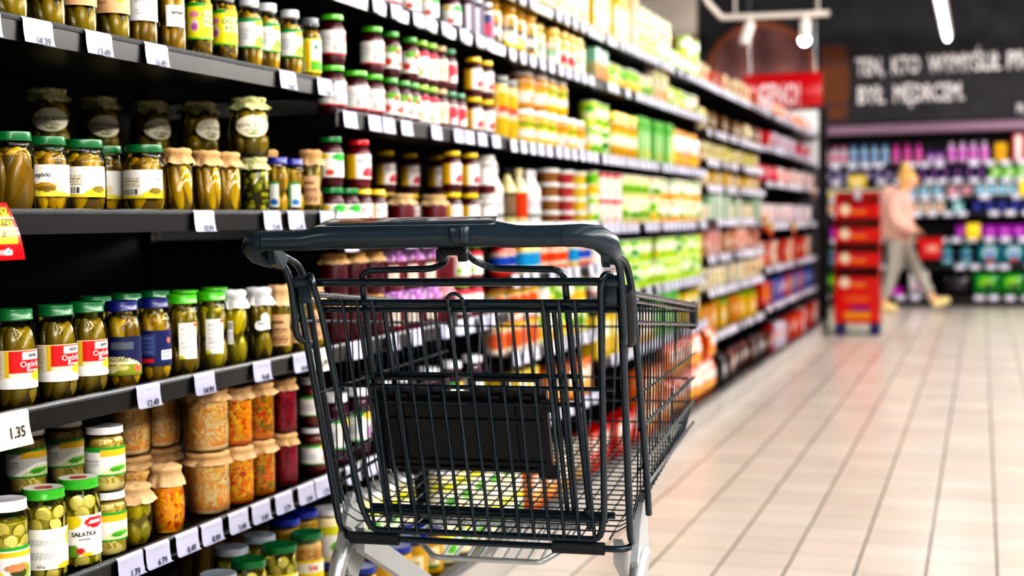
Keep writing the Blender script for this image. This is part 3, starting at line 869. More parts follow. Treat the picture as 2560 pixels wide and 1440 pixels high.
k_gw = K(lambda: jar('pickle_jar', .027, h, f_gh, ('#c2c8cd',), label=LB(W, [('b', .86, 1, '#159447'), ('r', .52, .95, .74, .92, '#f5b51a'), ('h', .74, .5, .36, '#cfe07a', .62), ('e', .74, .2, .2, .2, '#e8e42a'), ('e', .76, .22, .09, .11, '#3f9c2b'), ('e', .66, .3, .07, .05, '#2f8a2c'),
               ('l', .08, .45, .3, .66, 5, '#a9b3bd'), ('b', 0, .05, '#35a83a')], h * .32, h * .72, -82, 82), sh=.76, nk=.76))
k_slim = K(lambda: jar('pickle_jar', .0245, .15, f_gh, ('#6a7078',), label=lb_slim(.15), sh=.74, nk=.8))
rz = R(-38)
for (kd, r, y, lab) in ((k_kraft, .031, 1.908, 'tall gherkin jar with kraft label, nearest on the top gherkin shelf'), (k_kraft, .031, 2.006, 'tall gherkin jar with kraft label, second on the top gherkin shelf'),
        (k_kraft, .031, 2.094, 'tall gherkin jar with kraft label, third on the top gherkin shelf'), (k_kraft, .031, 2.194, 'tall gherkin jar with kraft label next to the white-labelled jars'),
        (k_wtop, .028, 2.284, 'tall gherkin jar with a deep white label reading ogórki'), (k_wsml, .0275, 2.383, 'tall gherkin jar with a small square white label'),
        (k_garl, .026, 2.482, 'tall pickle jar with yellow label and garlic bulb, nearer of the two'), (k_garl, .026, 2.582, 'tall pickle jar with yellow label and garlic bulb, farther of the two'),
        (k_gw, .027, 2.687, 'tall gherkin jar with white and green label, nearest of three'), (k_gw, .027, 2.766, 'tall gherkin jar with white and green label, middle of three'),
        (k_gw, .027, 2.872, 'tall gherkin jar with white and green label, farthest of three'), (k_slim, .0245, 2.968, 'slim dark-lidded gherkin jar at the far end of the top gherkin shelf')):
    if kd is k_garl and y > 2.5: a = R(-62)
    elif kd is k_slim: a = R(-48)
    else: a = rz
    kd.use((jx(r), y, 1.3752), a, lab, 'jar', G1)
G2 = 'jars on the second gherkin shelf'
h = .131
k_gl = K(lambda: jar('pickle_jar', .0345, h, f_gh1, (GREEN,), label=lb_gherkin_white(h), sh=.68, nk=.84))
k_glp = K(lambda: jar('pickle_jar', .035, .134, f_gh1, (GREEN,), sh=.7, nk=.84))
k_glb = K(lambda: jar('pickle_jar', .0385, h, f_gh1, (GREEN,), label=lb_gherkin_white(h, True), sh=.68, nk=.84))
k_kc = K(lambda: jar('pickle_jar', .029, .129, f_gh1, cloth=('#e2bb86', 3), sh=.86, nk=.9))
k_bar = K(lambda: jar('barrel_jar', .0335, .124, f_small, cloth=('#e9e2b0', 5, .12, '#8fa864', 1.22), label=None, barrel=True))
k_barl = K(lambda: jar('barrel_jar', .0435, .126, f_ghd, cloth=('#e6dfae', 6, .12, '#8fa864', 1.22), label=lb_oval(.13), barrel=True))
k_cob = K(lambda: jar('pickle_jar', .0245, .126, f_gh, (COBALT,), label=lb_bluetag(.126), sh=.76, nk=.86))
k_kcard = K(lambda: jar('pickle_jar', .027, .15, f_ghd, cloth=(TAN, 8), label=lb_kraftcard(.15), sh=.84, nk=.9))
z2 = 1.0752
k_glp.use((jx(.035), 1.911, z2), rz, 'green-lidded gherkin jar showing bare gherkins behind the offer card', 'jar', G2)
k_gl.use((jx(.0345), 2.001, z2), R(-38), 'green-lidded gherkin jar with a white label and two gherkins pictured', 'jar', G2)
k_glb.use((jx(.0385), 2.106, z2), R(-50), 'green-lidded gherkin jar, its white label turned to the small print', 'jar', G2)
k_gl.use((jx(.034, .085), 2.16, z2), R(-60), 'green-lidded gherkin jar in shade behind the white-labelled jars', 'jar', G2)
k_gl.use((jx(.034, .085), 2.29, z2), R(-60), 'green-lidded gherkin jar in shade behind the bar-coded jar', 'jar', G2)
k_glb.use((jx(.0385), 2.295, z2), R(-62), 'wide green-lidded gherkin jar with a bar code facing out', 'jar', G2)
for i, (y, lab) in enumerate(((2.394, 'gherkin jar under a tan cloth cap, nearest of three'), (2.501, 'gherkin jar under a tan cloth cap, middle of three'), (2.58, 'gherkin jar under a tan cloth cap, farthest of three'))):
    k_kc.use((jx(.029), y, z2), R(20 * i), lab, 'jar', G2)
k_bar.use((jx(.0345), 2.705, z2), 0, 'barrel-shaped jar under a cream printed cap, at the foot of its stack', 'jar', G2)
k_barl.use((jx(.042), 2.703, z2 + .1245), R(-50), 'barrel-shaped gherkin jar with an oval cream label, lit at the stack front', 'jar', 'barrel jars stacked on the second gherkin shelf')
for i, (x, y) in enumerate(((-1.72, 2.343), (-1.74, 2.54), (-1.70, 2.67), (-1.62, 2.735))):
    k_bar.use((x, y, z2), R(40 * i), f'barrel-shaped jar in deep shade, {nth(i)} of the lower hind row', 'jar', 'barrel jars stacked on the second gherkin shelf')
    k_barl.use((x, y, z2 + .1245), R(-45 + 9 * i), f'barrel-shaped gherkin jar in shade, {nth(i)} of the raised back row', 'jar', 'barrel jars stacked on the second gherkin shelf')
k_cob.use((jx(.0245), 2.792, z2), R(-60), 'narrow gherkin jar with a cobalt lid, nearer of the two', 'jar', G2)
k_cob.use((jx(.0245), 2.868, z2), R(-30), 'narrow gherkin jar with a cobalt lid, farther of the two', 'jar', G2)
k_kcard.use((jx(.027), 2.962, z2), R(-45), 'gherkin jar with a kraft card label under a tan cap', 'jar', G2)
k_kcard.use((jx(.027, .08), 2.90, z2), R(-45), 'tan-capped gherkin jar in shade behind the cobalt-lidded jars', 'jar', G2)

G3 = 'jars on the third gherkin shelf'
h = .162
k_red = K(lambda: jar('pickle_jar', .0345, h, f_ghd, (GREEN,), label=lb_red(h), sh=.64, nk=.82))
k_nav = K(lambda: jar('pickle_jar', .0335, .157, f_gh, (NAVY,), label=lb_navy(.157), sh=.7, nk=.82))
k_navb = K(lambda: jar('pickle_jar', .032, .156, f_gh, (NAVY,), label=lb_navy(.157, True), sh=.7, nk=.82))
k_lime = K(lambda: jar('pickle_jar', .032, .158, f_ghd, (LIME,), label=lb_sheet(.158, 30), sh=.76, nk=.86))
k_lime2 = K(lambda: jar('pickle_jar', .0315, .158, f_ghg, (LIME,), label=lb_sheet(.158), sh=.76, nk=.86))
k_wc = K(lambda: jar('pickle_jar', .0285, .157, f_ghg, cloth=('#e4e4e8', 11), label=lb_barcode(.157), sh=.84, nk=.9))
k_heart = K(lambda: jar('pickle_jar', .0285, .157, f_ghd, cloth=('#e2e2e6', 12), label=lb_heart(.157), sh=.84, nk=.9))
k_tan3 = K(lambda: jar('pickle_jar', .0275, .157, f_ghd, cloth=('#e2bf92', 13, .18), label=lb_kraftcard(.157), sh=.84, nk=.9))
z3 = .7652
for y, lab in ((1.902, 'tall red-labelled gherkin jar, nearest of three'), (2.009, 'tall red-labelled gherkin jar, middle of three'), (2.096, 'tall red-labelled gherkin jar next to the navy jar')):
    k_red.use((jx(.0345), y, z3), R(-32), lab, 'jar', G3)
k_nav.use((jx(.0335), 2.201, z3), R(-48), 'tall gherkin jar with navy label and cream panel reading ogórki', 'jar', G3)
k_navb.use((jx(.032), 2.302, z3), R(-50), 'tall gherkin jar with navy label turned to its small print', 'jar', G3)
k_lime.use((jx(.032), 2.402, z3), R(-40), 'tall lime-lidded gherkin jar with white sheet label, nearer of the two', 'jar', G3)
k_lime2.use((jx(.0315), 2.511, z3), R(-20), 'tall lime-lidded gherkin jar with white sheet label, farther of the two', 'jar', G3)
k_wc.use((jx(.0285), 2.593, z3), R(0), 'tall gherkin jar with a white cloth cap and bar code strip', 'jar', G3)
k_heart.use((jx(.0285), 2.702, z3), R(0), 'tall gherkin jar with a white heart label and white cap', 'jar', G3)
for y, lab in ((2.796, 'tall gherkin jar under a tan cap, nearest of three by the cart'), (2.874, 'tall gherkin jar under a tan cap, middle of three by the cart'), (2.957, 'tall gherkin jar under a tan cap, farthest of three by the cart')):
    k_tan3.use((jx(.0275), y, z3), R(-40), lab, 'jar', G3)
for i, (y, kd) in enumerate(((2.26, k_red), (2.36, k_red), (2.46, k_red))):
    kd.use((jx(.0345, .095), y, z3 + .0), R(-32), f'dark green lid of a jar in shade, {nth(i)} behind the navy jars', 'jar', G3)
for i, y in enumerate((2.56, 2.68)):
    k_lime.use((jx(.032, .09), y, z3), R(-40), f'lime-lidded jar in shade, {nth(i)} behind the lit lime lids', 'jar', G3)

G4 = 'jars on the fourth gherkin shelf'
h = .152
k_sw = K(lambda: jar('salad_jar', .034, h, f_slice, ('#e9e9ee',), label=lb_salad_band(h), sh=.74, nk=.9))
k_sg = K(lambda: jar('salad_jar', .0365, h, f_slice, ('#3cae2a', '#ecebe8', '#c8303c'), label=lb_salad_back(h), sh=.74, nk=.88))
k_sgf = K(lambda: jar('salad_jar', .0365, h, f_slice, ('#3cae2a', '#ecebe8', '#c8303c'), label=lb_salad_front(h), sh=.74, nk=.88))
k_cuc = K(lambda: jar('salad_jar', .0345, .115, f_pale, ('#dfe3e8',), label=lb_cucumber(.115), sh=.76, nk=.88))
k_pale = K(lambda: jar('salad_jar', .032, .112, f_ghg, cloth=('#e8c596', 21, .2), sh=.84, nk=.92))
k_round = K(lambda: jar('salad_jar', .0355, .128, f_carrot, cloth=('#e8c494', 22, .2), barrel=True))
k_kr = K(lambda: jar('salad_jar', .0455, .128, f_kraut, cloth=('#e2bc88', 23, .1, None, 1.16), sh=.8, nk=.9))
k_car = K(lambda: jar('salad_jar', .036, .124, f_carrot, cloth=('#e6c292', 24, .12, None, 1.16), sh=.8, nk=.92))
k_mix = K(lambda: jar('salad_jar', .034, .122, f_mixveg, cloth=('#e4be8c', 25, .12, None, 1.18), sh=.82, nk=.92))
k_beet = K(lambda: jar('beetroot_jar', .031, .121, f_beet, cloth=('#deb884', 26, .12, None, 1.18), sh=.82, nk=.92))
k_brn = K(lambda: jar('beetroot_jar', .0315, .112, f_brown, ('#d9dce2',), label=lb_brownlid(.112), sh=.72, nk=.84))
z4 = .4752
k_sw.use((jx(.034), 1.868, z4), R(-35), 'white-lidded jar of cucumber slices at the near end of the salad shelf', 'jar', G4)
k_sg.use((jx(.0365), 1.967, z4), R(-25), 'green-rimmed jar of cucumber slices, its label turned to the small print', 'jar', G4)
k_sgf.use((jx(.0365), 2.062, z4), R(-42), 'green-rimmed jar of cucumber slices with label reading sałatka', 'jar', G4)
k_cuc.use((jx(.0345), 2.140, z4), R(-45), 'small white-lidded jar with a cucumber label, lower of the lit pair', 'jar', G4)
k_cuc.use((jx(.0345), 2.140, z4 + .1153), R(-45), 'small white-lidded jar with a cucumber label, upper of the lit pair', 'jar', G4)
for i, y in enumerate((2.09, 2.20)):
    for L, w in ((0, 'lower'), (1, 'upper')):
        k_cuc.use((-1.60, y, z4 + .1153 * L), R(-45), f'small jar with a cucumber label in shade, {w} of the {("near", "far")[i]} hind pair', 'jar', G4)
k_pale.use((jx(.033), 2.222, z4), 0, 'pale pickle jar with a ruffled tan cap beside the round orange jar', 'jar', G4)
k_round.use((jx(.0355), 2.335, z4), 0, 'round jar of orange salad under a ruffled tan cap', 'jar', G4)
for L, w in ((0, 'lower'), (1, 'upper')):
    k_kr.use((jx(.0455), 2.505, z4 + .1283 * L), R(70 * L), f'wide jar of pale sauerkraut salad, {w} of the stacked pair', 'jar', G4)
    k_car.use((jx(.036), 2.605, z4 + .1243 * L), R(120 * L), f'jar of shredded orange carrot, {w} of the stacked pair', 'jar', G4)
    k_mix.use((jx(.034), 2.70, z4 + .1223 * L), R(80 * L), f'jar of orange and olive mixed vegetables, {w} of the stacked pair', 'jar', G4)
    k_beet.use((jx(.031), 2.806, z4 + .1213 * L), R(60 * L), f'jar of crimson beetroot under a tan cap, {w} of the stacked pair', 'jar', G4)
    k_brn.use((jx(.0315), 2.952, z4 + .1123 * L), R(-45), f'brown-red jar with white lid and green-edged label, {w} of the pair', 'jar', G4)
    for i, y in enumerate((2.42, 2.53)):
        k_kr.use((-1.61, y, z4 + .1283 * L), R(50), f'sauerkraut jar in deep shade, {w} of the {("near", "far")[i]} hind stack', 'jar', G4)

G5 = 'jars on the base shelf of the gherkin bay'
h = .13
lbn = lambda h: LB('#f0e23a', [('r', .5, 1, 0, .62, '#37a83a'), ('r', .52, .98, .55, .92, '#f4f4f0'), ('e', .84, .2, .12, .16, '#7cc83a'), ('l', .08, .4, .2, .7, 5, '#c8a82a')], h * .1, h * .56, -90, 70, [('SAŁ', .75, .66, .16, '#d8303c')])
lby = lambda h: LB('#f2d81c', [('r', .2, .98, .55, .92, '#f6efe4'), ('e', .6, .25, .25, .16, '#e08a1c'), ('l', .1, .8, .06, .16, 2, '#7a9a1c')], h * .08, h * .56, -90, 70, [('SAŁ', .6, .66, .16, '#d8303c')])
k_bg = K(lambda: jar('salad_jar', .037, h, f_slice, (GREEN,), label=None, sh=.74, nk=.9))
k_bg2 = K(lambda: jar('salad_jar', .039, h, f_slice, (GREEN,), label=lbn(h), sh=.74, nk=.92))
k_by = K(lambda: jar('salad_jar', .036, h, f_kraut, (GREEN,), label=lby(h), sh=.74, nk=.92))
k_grey = K(lambda: jar('salad_jar', .037, h, f_slice, ('#9aa2ac',), sh=.74, nk=.92))
k_blue = K(lambda: jar('salad_jar', .037, .136, f_must, ('#16309a',), sh=.74, nk=.92))
zb = BASEZ + .0003
for kd, r, x, y, rot, w in ((k_bg, .037, -1.41, 2.53, 0, 'unlabelled green-lidded jar of slices'), (k_bg2, .039, -1.412, 2.665, -48, 'green-lidded jar of slices with yellow and green label'), (k_by, .036, -1.41, 2.79, -45, 'green-lidded jar of pale salad with yellow label'),
        (k_grey, .037, -1.50, 2.62, 0, 'grey-lidded jar, near one of the hind row'), (k_grey, .037, -1.50, 2.74, 0, 'grey-lidded jar, far one of the hind row'), (k_grey, .037, -1.41, 2.41, 0, 'grey-lidded jar nearest the front')):
    for L in (0, 1):
        kd.use((x, y, zb + .1303 * L), R(rot), f'{w} on the base shelf, {("lower", "upper")[L]} tier', 'jar', G5)
i = 0
for x, ys in ((-1.50, (2.86, 2.95)), (-1.60, (2.70, 2.82, 2.94)), (-1.70, (2.8, 2.92))):
    for y in ys:
        for L in (0, 1):
            k_blue.use((x, y, zb + .1363 * L), 0, f'blue-lidded jar on the base shelf, {nth(i)} counting back, {("lower", "upper")[L]} tier', 'jar', G5)
        i += 1
# ---------------------------------------------------------------- jam bay
def jam(r, h, lid, lb, fill=f_jam, name='jam_jar', cloth=None, **k):
    return K(lambda: jar(name, r, h, fill, (lid,) if lid else None, cloth=cloth, label=lb, glassy=False, **k))
def lbj(h, base, layers, a0=-95, a1=75, z0=.2, z1=.68, texts=()):
    return LB(base, layers, h * z0, h * z1, a0, a1, texts, 30, 18)
hj = .12
jl_white = lbj(hj, '#f2f1ee', [('l', .1, .6, .4, .8, 4, '#c9cbcf'), ('s', .45, .8, .12, .4, 12, '#555'), ('e', .9, .7, .12, .2, '#d8505c'), ('b', 0, .06, '#c83a4a')])
jl_straw = lbj(hj, '#f4f2ec', [('e', .5, .86, .3, .16, '#6aa82c'), ('e', .7, .72, .12, .12, '#d8402c'), ('e', .3, .3, .14, .14, '#d8402c'), ('e', .75, .22, .12, .12, '#e0563c'), ('l', .2, .8, .42, .6, 2, '#7d8088')])
jl_pink = lbj(hj, '#f3efea', [('b', .8, 1, '#d82a48'), ('e', .4, .2, .1, .12, '#8fbf1e'), ('l', .1, .8, .36, .7, 3, '#d0b8bc')], z0=.16, z1=.74)
jl_cream = lbj(hj, '#eee6c8', [('l', .1, .8, .2, .8, 5, '#b8a878')])
jl_red = lbj(hj, '#f0e6e4', [('e', .5, .6, .34, .3, '#cf2a44'), ('e', .3, .2, .2, .2, '#b81c38'), ('l', .2, .8, .8, .95, 2, '#b04a5a')])
jl_yel = lbj(hj, '#f3f1ee', [('r', 0, .34, 0, 1, '#f0c210'), ('e', .72, .28, .16, .2, '#c84a5c'), ('e', .6, .2, .08, .1, '#a8203c'), ('e', .9, .16, .1, .14, '#8f1a34'), ('l', .42, .9, .6, .86, 3, '#b9a4aa')], z0=.2, z1=.7)
jl_navy = lbj(hj, '#1c2c6c', [('e', .5, .4, .3, .2, '#e0305c'), ('r', .7, 1, 0, 1, '#e888a8'), ('b', .9, 1, '#f2f2f2')], z0=.1, z1=.85)
jl_dark = lbj(hj, '#5a4a70', [('r', .3, .5, 0, 1, '#e8e4ee'), ('r', .75, 1, 0, 1, '#3a1a30')], z0=.1, z1=.85)
jl_green = lbj(hj, '#f2f2ee', [('e', .7, .82, .25, .16, '#2fae3c'), ('e', .25, .85, .14, .1, '#f0d21c'), ('e', .4, .2, .12, .12, '#d8402c')])
j_white = jam(.032, hj, '#58b82a', jl_white); j_whitew = jam(.036, hj, '#58b82a', jl_white)
j_straw = jam(.026, hj, '#3f9a34', jl_straw); j_pink = jam(.025, hj, '#8cc81c', jl_pink); j_cream = jam(.025, hj, '#c8a878', jl_cream)
j_red = jam(.025, hj, '#1a7a4a', jl_red); j_yel = jam(.03, hj, '#f0d010', jl_yel); j_redlid = jam(.033, hj, '#cf1a1c', jl_yel, f_jamred)
j_green = jam(.031, hj, '#17803e', jl_green); j_navy = jam(.024, .13, '#c8ccd4', jl_navy); j_dark = jam(.024, .13, '#b8bcc8', jl_dark)
j_yel2 = jam(.026, hj, '#f0d010', jl_yel)
j_tan = jam(.04, .112, None, None, f_jamred, cloth=('#d8b888', 31, .16))
j_wcl = jam(.033, hj, None, lbj(hj, '#f2f3f4', [('e', .5, .5, .34, .4, '#fafafa')], z0=.22, z1=.7, a0=-70, a1=40), f_jamred, cloth=('#e8e8e4', 32, .16))
def row_of(items, zb, group, rzz=-40):
    for kd, r, y, lab in items:
        kd.use((jx(r), y, zb + .0003), R(rzz), lab, 'jar', group)
JB = 'jars of the jam bay'
z = 1.31
row_of([(j_whitew, .036, 3.10, 'wide white-labelled jam jar at the bay end, lower tier'), (j_whitew, .036, 3.234, 'wide white-labelled jam jar, second along the lower tier'), (j_white, .032, 3.329, 'white-labelled jam jar with lime lid, third along the lower tier'),
        (j_straw, .026, 3.427, 'strawberry-labelled jam jar, nearest of three in the lower tier'), (j_straw, .026, 3.509, 'strawberry-labelled jam jar, middle of three in the lower tier'), (j_straw, .026, 3.574, 'strawberry-labelled jam jar, farthest of three in the lower tier'),
        (j_pink, .025, 3.641, 'pink-banded jam jar with lime lid, nearer in the lower tier'), (j_pink, .025, 3.711, 'pink-banded jam jar with lime lid, farther in the lower tier'), (j_cream, .025, 3.784, 'cream-labelled jam jar with tan lid, lower tier'),
        (j_red, .025, 3.859, 'red-pictured jam jar with dark green lid, nearer in the lower tier'), (j_red, .025, 3.933, 'red-pictured jam jar with dark green lid, farther in the lower tier'),
        (j_yel, .03, 4.076, 'yellow-lidded cherry jam jar, nearer in the lower tier'), (j_yel, .03, 4.185, 'yellow-lidded cherry jam jar, farther in the lower tier')], z, JB)
row_of([(j_white, .032, 3.10, 'white-labelled jam jar at the bay end, upper tier'), (j_white, .032, 3.332, 'white-labelled jam jar with lime lid standing tall on the upper tier'), (j_straw, .026, 3.440, 'strawberry-labelled jam jar, nearer in the upper tier'), (j_straw, .026, 3.566, 'strawberry-labelled jam jar, farther in the upper tier'),
        (j_pink, .025, 3.641, 'pink-banded jam jar with lime lid, nearer in the upper tier'), (j_pink, .025, 3.711, 'pink-banded jam jar with lime lid, farther in the upper tier'), (j_cream, .025, 3.783, 'cream-labelled jam jar with tan lid, upper tier'), (j_red, .025, 3.857, 'red-pictured jam jar with dark green lid, upper tier'),
        (j_yel, .03, 4.078, 'yellow-lidded cherry jam jar, nearer in the upper tier'), (j_yel, .03, 4.183, 'yellow-lidded cherry jam jar, farther in the upper tier')], z + hj + .0003, JB)
row_of([(j_white, .032, 3.12, 'dark jam jar on the high jam shelf, nearest'), (j_white, .032, 3.3, 'white-labelled jam jar on the high jam shelf, second'), (j_white, .032, 3.45, 'white-labelled jam jar on the high jam shelf, third'), (j_green, .031, 3.585, 'green-topped jam jar on the high jam shelf, nearest of three'), (j_green, .031, 3.72, 'green-topped jam jar on the high jam shelf, middle of three'),
        (j_green, .031, 3.90, 'green-topped jam jar on the high jam shelf, farthest of three'), (j_dark, .024, 4.024, 'striped violet jar on the high jam shelf, nearer'), (j_dark, .024, 4.104, 'striped violet jar on the high jam shelf, farther'), (j_navy, .024, 4.19, 'navy and pink jar at the far end of the high jam shelf')], 1.60, JB)
z = 1.02
row_of([(j_green, .026, 3.067, 'green-lidded raspberry jam jar, nearest in the lower tier behind the handle'), (j_green, .026, 3.155, 'green-lidded raspberry jam jar, second in the lower tier behind the handle'), (j_yel2, .026, 3.242, 'small yellow-lidded jam jar, nearer in the tier behind the handle'), (j_yel2, .026, 3.33, 'small yellow-lidded jam jar, farther in the tier behind the handle'),
        (j_tan, .04, 3.521, 'dark jam jar under tan cloth, nearer of two behind the handle'), (j_tan, .04, 3.76, 'dark jam jar under tan cloth, farther of two behind the handle'), (j_yel, .03, 3.883, 'yellow-lidded jam jar beside the tan cloth jars, lower tier'), (j_yel, .03, 4.033, 'yellow-lidded jam jar before the white-capped jar, lower tier'), (j_wcl, .033, 4.19, 'white-capped jam jar, lower of the pair')], z, JB)
row_of([(j_green, .031, 3.075, 'green-lidded raspberry jam jar above the price rail, upper tier'), (j_redlid, .033, 3.235, 'red-lidded jam jar with a yellow and white label'), (j_yel, .03, 3.883, 'yellow-lidded jam jar with yellow panel, nearer in the upper tier'), (j_yel, .03, 4.033, 'yellow-lidded jam jar with yellow panel, farther in the upper tier'), (j_wcl, .033, 4.19, 'white-capped jam jar with round white label, upper of the pair')], z + hj + .0003, JB)
for i, (x, y) in enumerate(((-1.62, 3.75), (-1.62, 3.93), (-1.60, 4.1))):
    for L in (0, 1):
        j_yel.use((x, y, z + .0003 + (hj + .0003) * L), R(-40), f'yellow-lidded jam jar in shade, {nth(i)} of the {("lower", "upper")[L]} hind row', 'jar', JB)
z = .765
gz = '#b46ac4'
j_ging = jam(.042, .111, None, lbj(.111, '#e8dcd0', [('l', .2, .8, .2, .8, 4, '#b09a8a')], a0=-30, a1=10, z0=.2, z1=.6), f_jamred, cloth=(gz, 33, .2, '#e8d8ee'))
j_pcl = jam(.038, .111, None, None, f_jamred, cloth=('#e8a8b4', 34, .18))
j_tan2 = jam(.036, .111, None, None, f_jam, cloth=('#c8a068', 35, .16))
j_white2 = jam(.034, .111, '#8cc81c', jl_pink, f_jamred)
for L, w in ((0, 'lower'), (1, 'upper')):
    row_of([(j_tan2, .036, 3.09, f'tan-capped dark jam jar seen through the cart, nearest, {w} tier'), (j_tan2, .036, 3.2, f'tan-capped dark jam jar seen through the cart, second, {w} tier'), (j_tan2, .036, 3.31, f'tan-capped dark jam jar seen through the cart, third, {w} tier'),
            (j_ging, .042, 3.44, f'jam jar under violet gingham, nearest, {w} tier'), (j_ging, .042, 3.57, f'jam jar under violet gingham, middle, {w} tier'), (j_ging, .042, 3.70, f'jam jar under violet gingham, farthest, {w} tier'), (j_pcl, .038, 3.815, f'jam jar under pink cloth, {w} tier'),
            (j_white2, .034, 3.94, f'pink-banded jam jar past the pink-capped jars, nearer, {w} tier'), (j_white2, .034, 4.05, f'pink-banded jam jar past the pink-capped jars, farther, {w} tier')], z + (.111 + .0003) * L, JB)
z = .475
j_pur = K(lambda: jar('beetroot_jar', .034, .175, f_purple, ('#e4e6ec',), label=lb_brownlid(.175, '#b084b8'), sh=.76, nk=.86))
for i, y in enumerate((3.075, 3.2, 3.34, 3.5, 3.68, 3.86, 4.04)):
    j_pur.use((jx(.034), y, z + .0003), R(-45), f'purple cabbage jar with white lid and green-edged label, {nth(i)} along', 'jar', JB)
k_mus = K(lambda: jar('mustard_jar', .04, .12, f_must, ('#223a9a',), label=LB('#ece2c0', [('l', .2, .8, .2, .8, 4, '#8a7a4a'), ('b', 0, .12, '#2f7a3c')], .02, .075, -60, 10, nu=20), sh=.8, nk=.9, glassy=False))
k_musl = K(lambda: jar('mustard_jar', .04, .12, f_must, ('#8cc01c',), label=None, sh=.8, nk=.9, glassy=False))
k_wl = K(lambda: jar('mayonnaise_jar', .04, .13, lambda mb, r, h, p: c_plain(mb, r, h, p, '#e8dfb8'), ('#e4e8ee',), label=LB('#f2f2ea', [('b', .7, 1, '#d8dc1c'), ('e', .6, .3, .2, .2, '#58b02c')], .02, .09, -80, 70, nu=24), sh=.8, nk=.9, glassy=False))
for i, y in enumerate((3.06, 3.17, 3.28, 3.39, 3.5)):
    k_mus.use((-1.405, y, zb), R(-40), f'mustard jar with blue lid on the base shelf, {nth(i)} along, front', 'jar', JB)
    (k_musl if i in (2, 3) else k_mus).use((-1.50, y + .03, zb), R(-40), f'mustard jar on the base shelf, {nth(i)} along, hind row', 'jar', JB)
    k_wl.use((-1.50, y + .03, zb + .1203), R(-40), f'white-lidded jar stacked over the mustard jars, {nth(i)} along', 'jar', JB)
for i, y in enumerate((3.62, 3.74, 3.86, 3.98, 4.1, 4.2)):
    k_wl.use((-1.41, y, zb), R(-40), f'white-lidded mayonnaise jar low on the base shelf, {nth(i)} past the mustard', 'jar', JB)
    k_wl.use((-1.41, y, zb + .1303), R(-40), f'white-lidded mayonnaise jar on the upper tier, {nth(i)} past the mustard', 'jar', JB)

# ---------------------------------------------------------------- goods of the far bays
def can(r, h, base, layers=(), top='#cfd2d6', name='food_can'):
    def f():
        mb = MB(); pt = painter(base, layers)
        def p2(u, v): return pt(u, v) if .06 < v < .94 else hx(top)
        prof = [(r * .93, 0), (r, .003), (r, .0068), (r * .985, .008)] + [(r * .985, .008 + (h - .016) * k / 12) for k in range(1, 12)] + [(r * .985, h - .008), (r, h - .0068), (r, h - .002), (r * .97, h), (r * .93, h - .003), (r * .02, h - .003)]
        mb.lathe(prof, 24, paint=p2)
        return mb.build(name, 'gloss', None, 50)
    return K(f)
def sjar(r, h, lid, body, base, layers=(), z0=.2, z1=.66, name='preserve_jar', nk=.86):
    def f():
        pr = body_prof(r, h, .76, nk)
        mb = MB(); pt = painter(base, layers); b = hx(body)
        def p2(u, v):
            return pt(u, (v - z0) / (z1 - z0)) if z0 < v < z1 and .2 < u < .78 else b
        q = []
        for i in range(len(pr) - 1):
            n = 8 if i == 3 else 1
            for k in range(n):
                t = k / n; q.append((pr[i][0] * (1 - t) + pr[i + 1][0] * t, pr[i][1] * (1 - t) + pr[i + 1][1] * t))
        q.append(pr[-1][:2])
        mb.lathe(q, 24, paint=p2)
        o = mb.build(name, 'gloss', None, 50)
        lid_mesh(pr[-1][0] * 1.07, h * .87, h, lid).build('lid', 'lidmetal', o)
        return o
    return K(f)
def carton(w, d, h, base, layers=(), side=None, name='carton', pinch=False, bev=.003):
    """w along the aisle, d deep, front towards the aisle"""
    def f():
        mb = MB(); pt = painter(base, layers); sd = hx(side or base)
        nu, nv = 12, 16
        def grid(fn, paint):
            vs, cs = [], []
            for j in range(nv + 1):
                for i in range(nu + 1):
                    vs.append(fn(i / nu, j / nv)); cs.append(paint(i / nu, j / nv))
            mb.add(vs, [(j * (nu + 1) + i, j * (nu + 1) + i + 1, (j + 1) * (nu + 1) + i + 1, (j + 1) * (nu + 1) + i) for j in range(nv) for i in range(nu)], cols=cs)
        def px(u, v):
            if not pinch: return d / 2
            return d / 2 * max(.06, (1 - abs(2 * v - 1) ** 3.2)) * (1 - .35 * abs(2 * u - 1) ** 3)
        grid(lambda u, v: (px(u, v), -w / 2 + w * u, h * v), pt)
        grid(lambda u, v: (-px(1 - u, v), w / 2 - w * u, h * v), pt)
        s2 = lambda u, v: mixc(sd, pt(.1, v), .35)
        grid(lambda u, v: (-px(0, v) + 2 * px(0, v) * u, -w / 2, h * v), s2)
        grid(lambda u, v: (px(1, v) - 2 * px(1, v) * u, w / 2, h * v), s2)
        a = px(0, 1)
        mb.add([(a, -w / 2, h), (a, w / 2, h), (-a, w / 2, h), (-a, -w / 2, h), (a, -w / 2, 0), (a, w / 2, 0), (-a, w / 2, 0), (-a, -w / 2, 0)], [(0, 1, 2, 3), (7, 6, 5, 4)], sd)
        return mb.build(name, 'gloss', None, 50)
    return K(f)
def bottle(r, h, body, cap, base, layers=(), name='bottle', z0=.15, z1=.55):
    def f():
        pt = painter(base, layers); b = hx(body); c = hx(cap)
        mb = MB()
        def p2(u, v):
            if v > .88: return c
            return pt(u, (v - z0) / (z1 - z0)) if z0 < v < z1 and .15 < u < .85 else b
        prof = [(r * .9, 0), (r, .006)] + [(r, h * (.06 + .54 * k / 10)) for k in range(11)] + [(r * .86, h * .68), (r * .55, h * .78), (r * .42, h * .84), (r * .42, h * .875), (r * .5, h * .885), (r * .5, h), (r * .02, h)]
        mb.lathe(prof, 20, paint=p2)
        return mb.build(name, 'gloss', None, 50)
    return K(f)
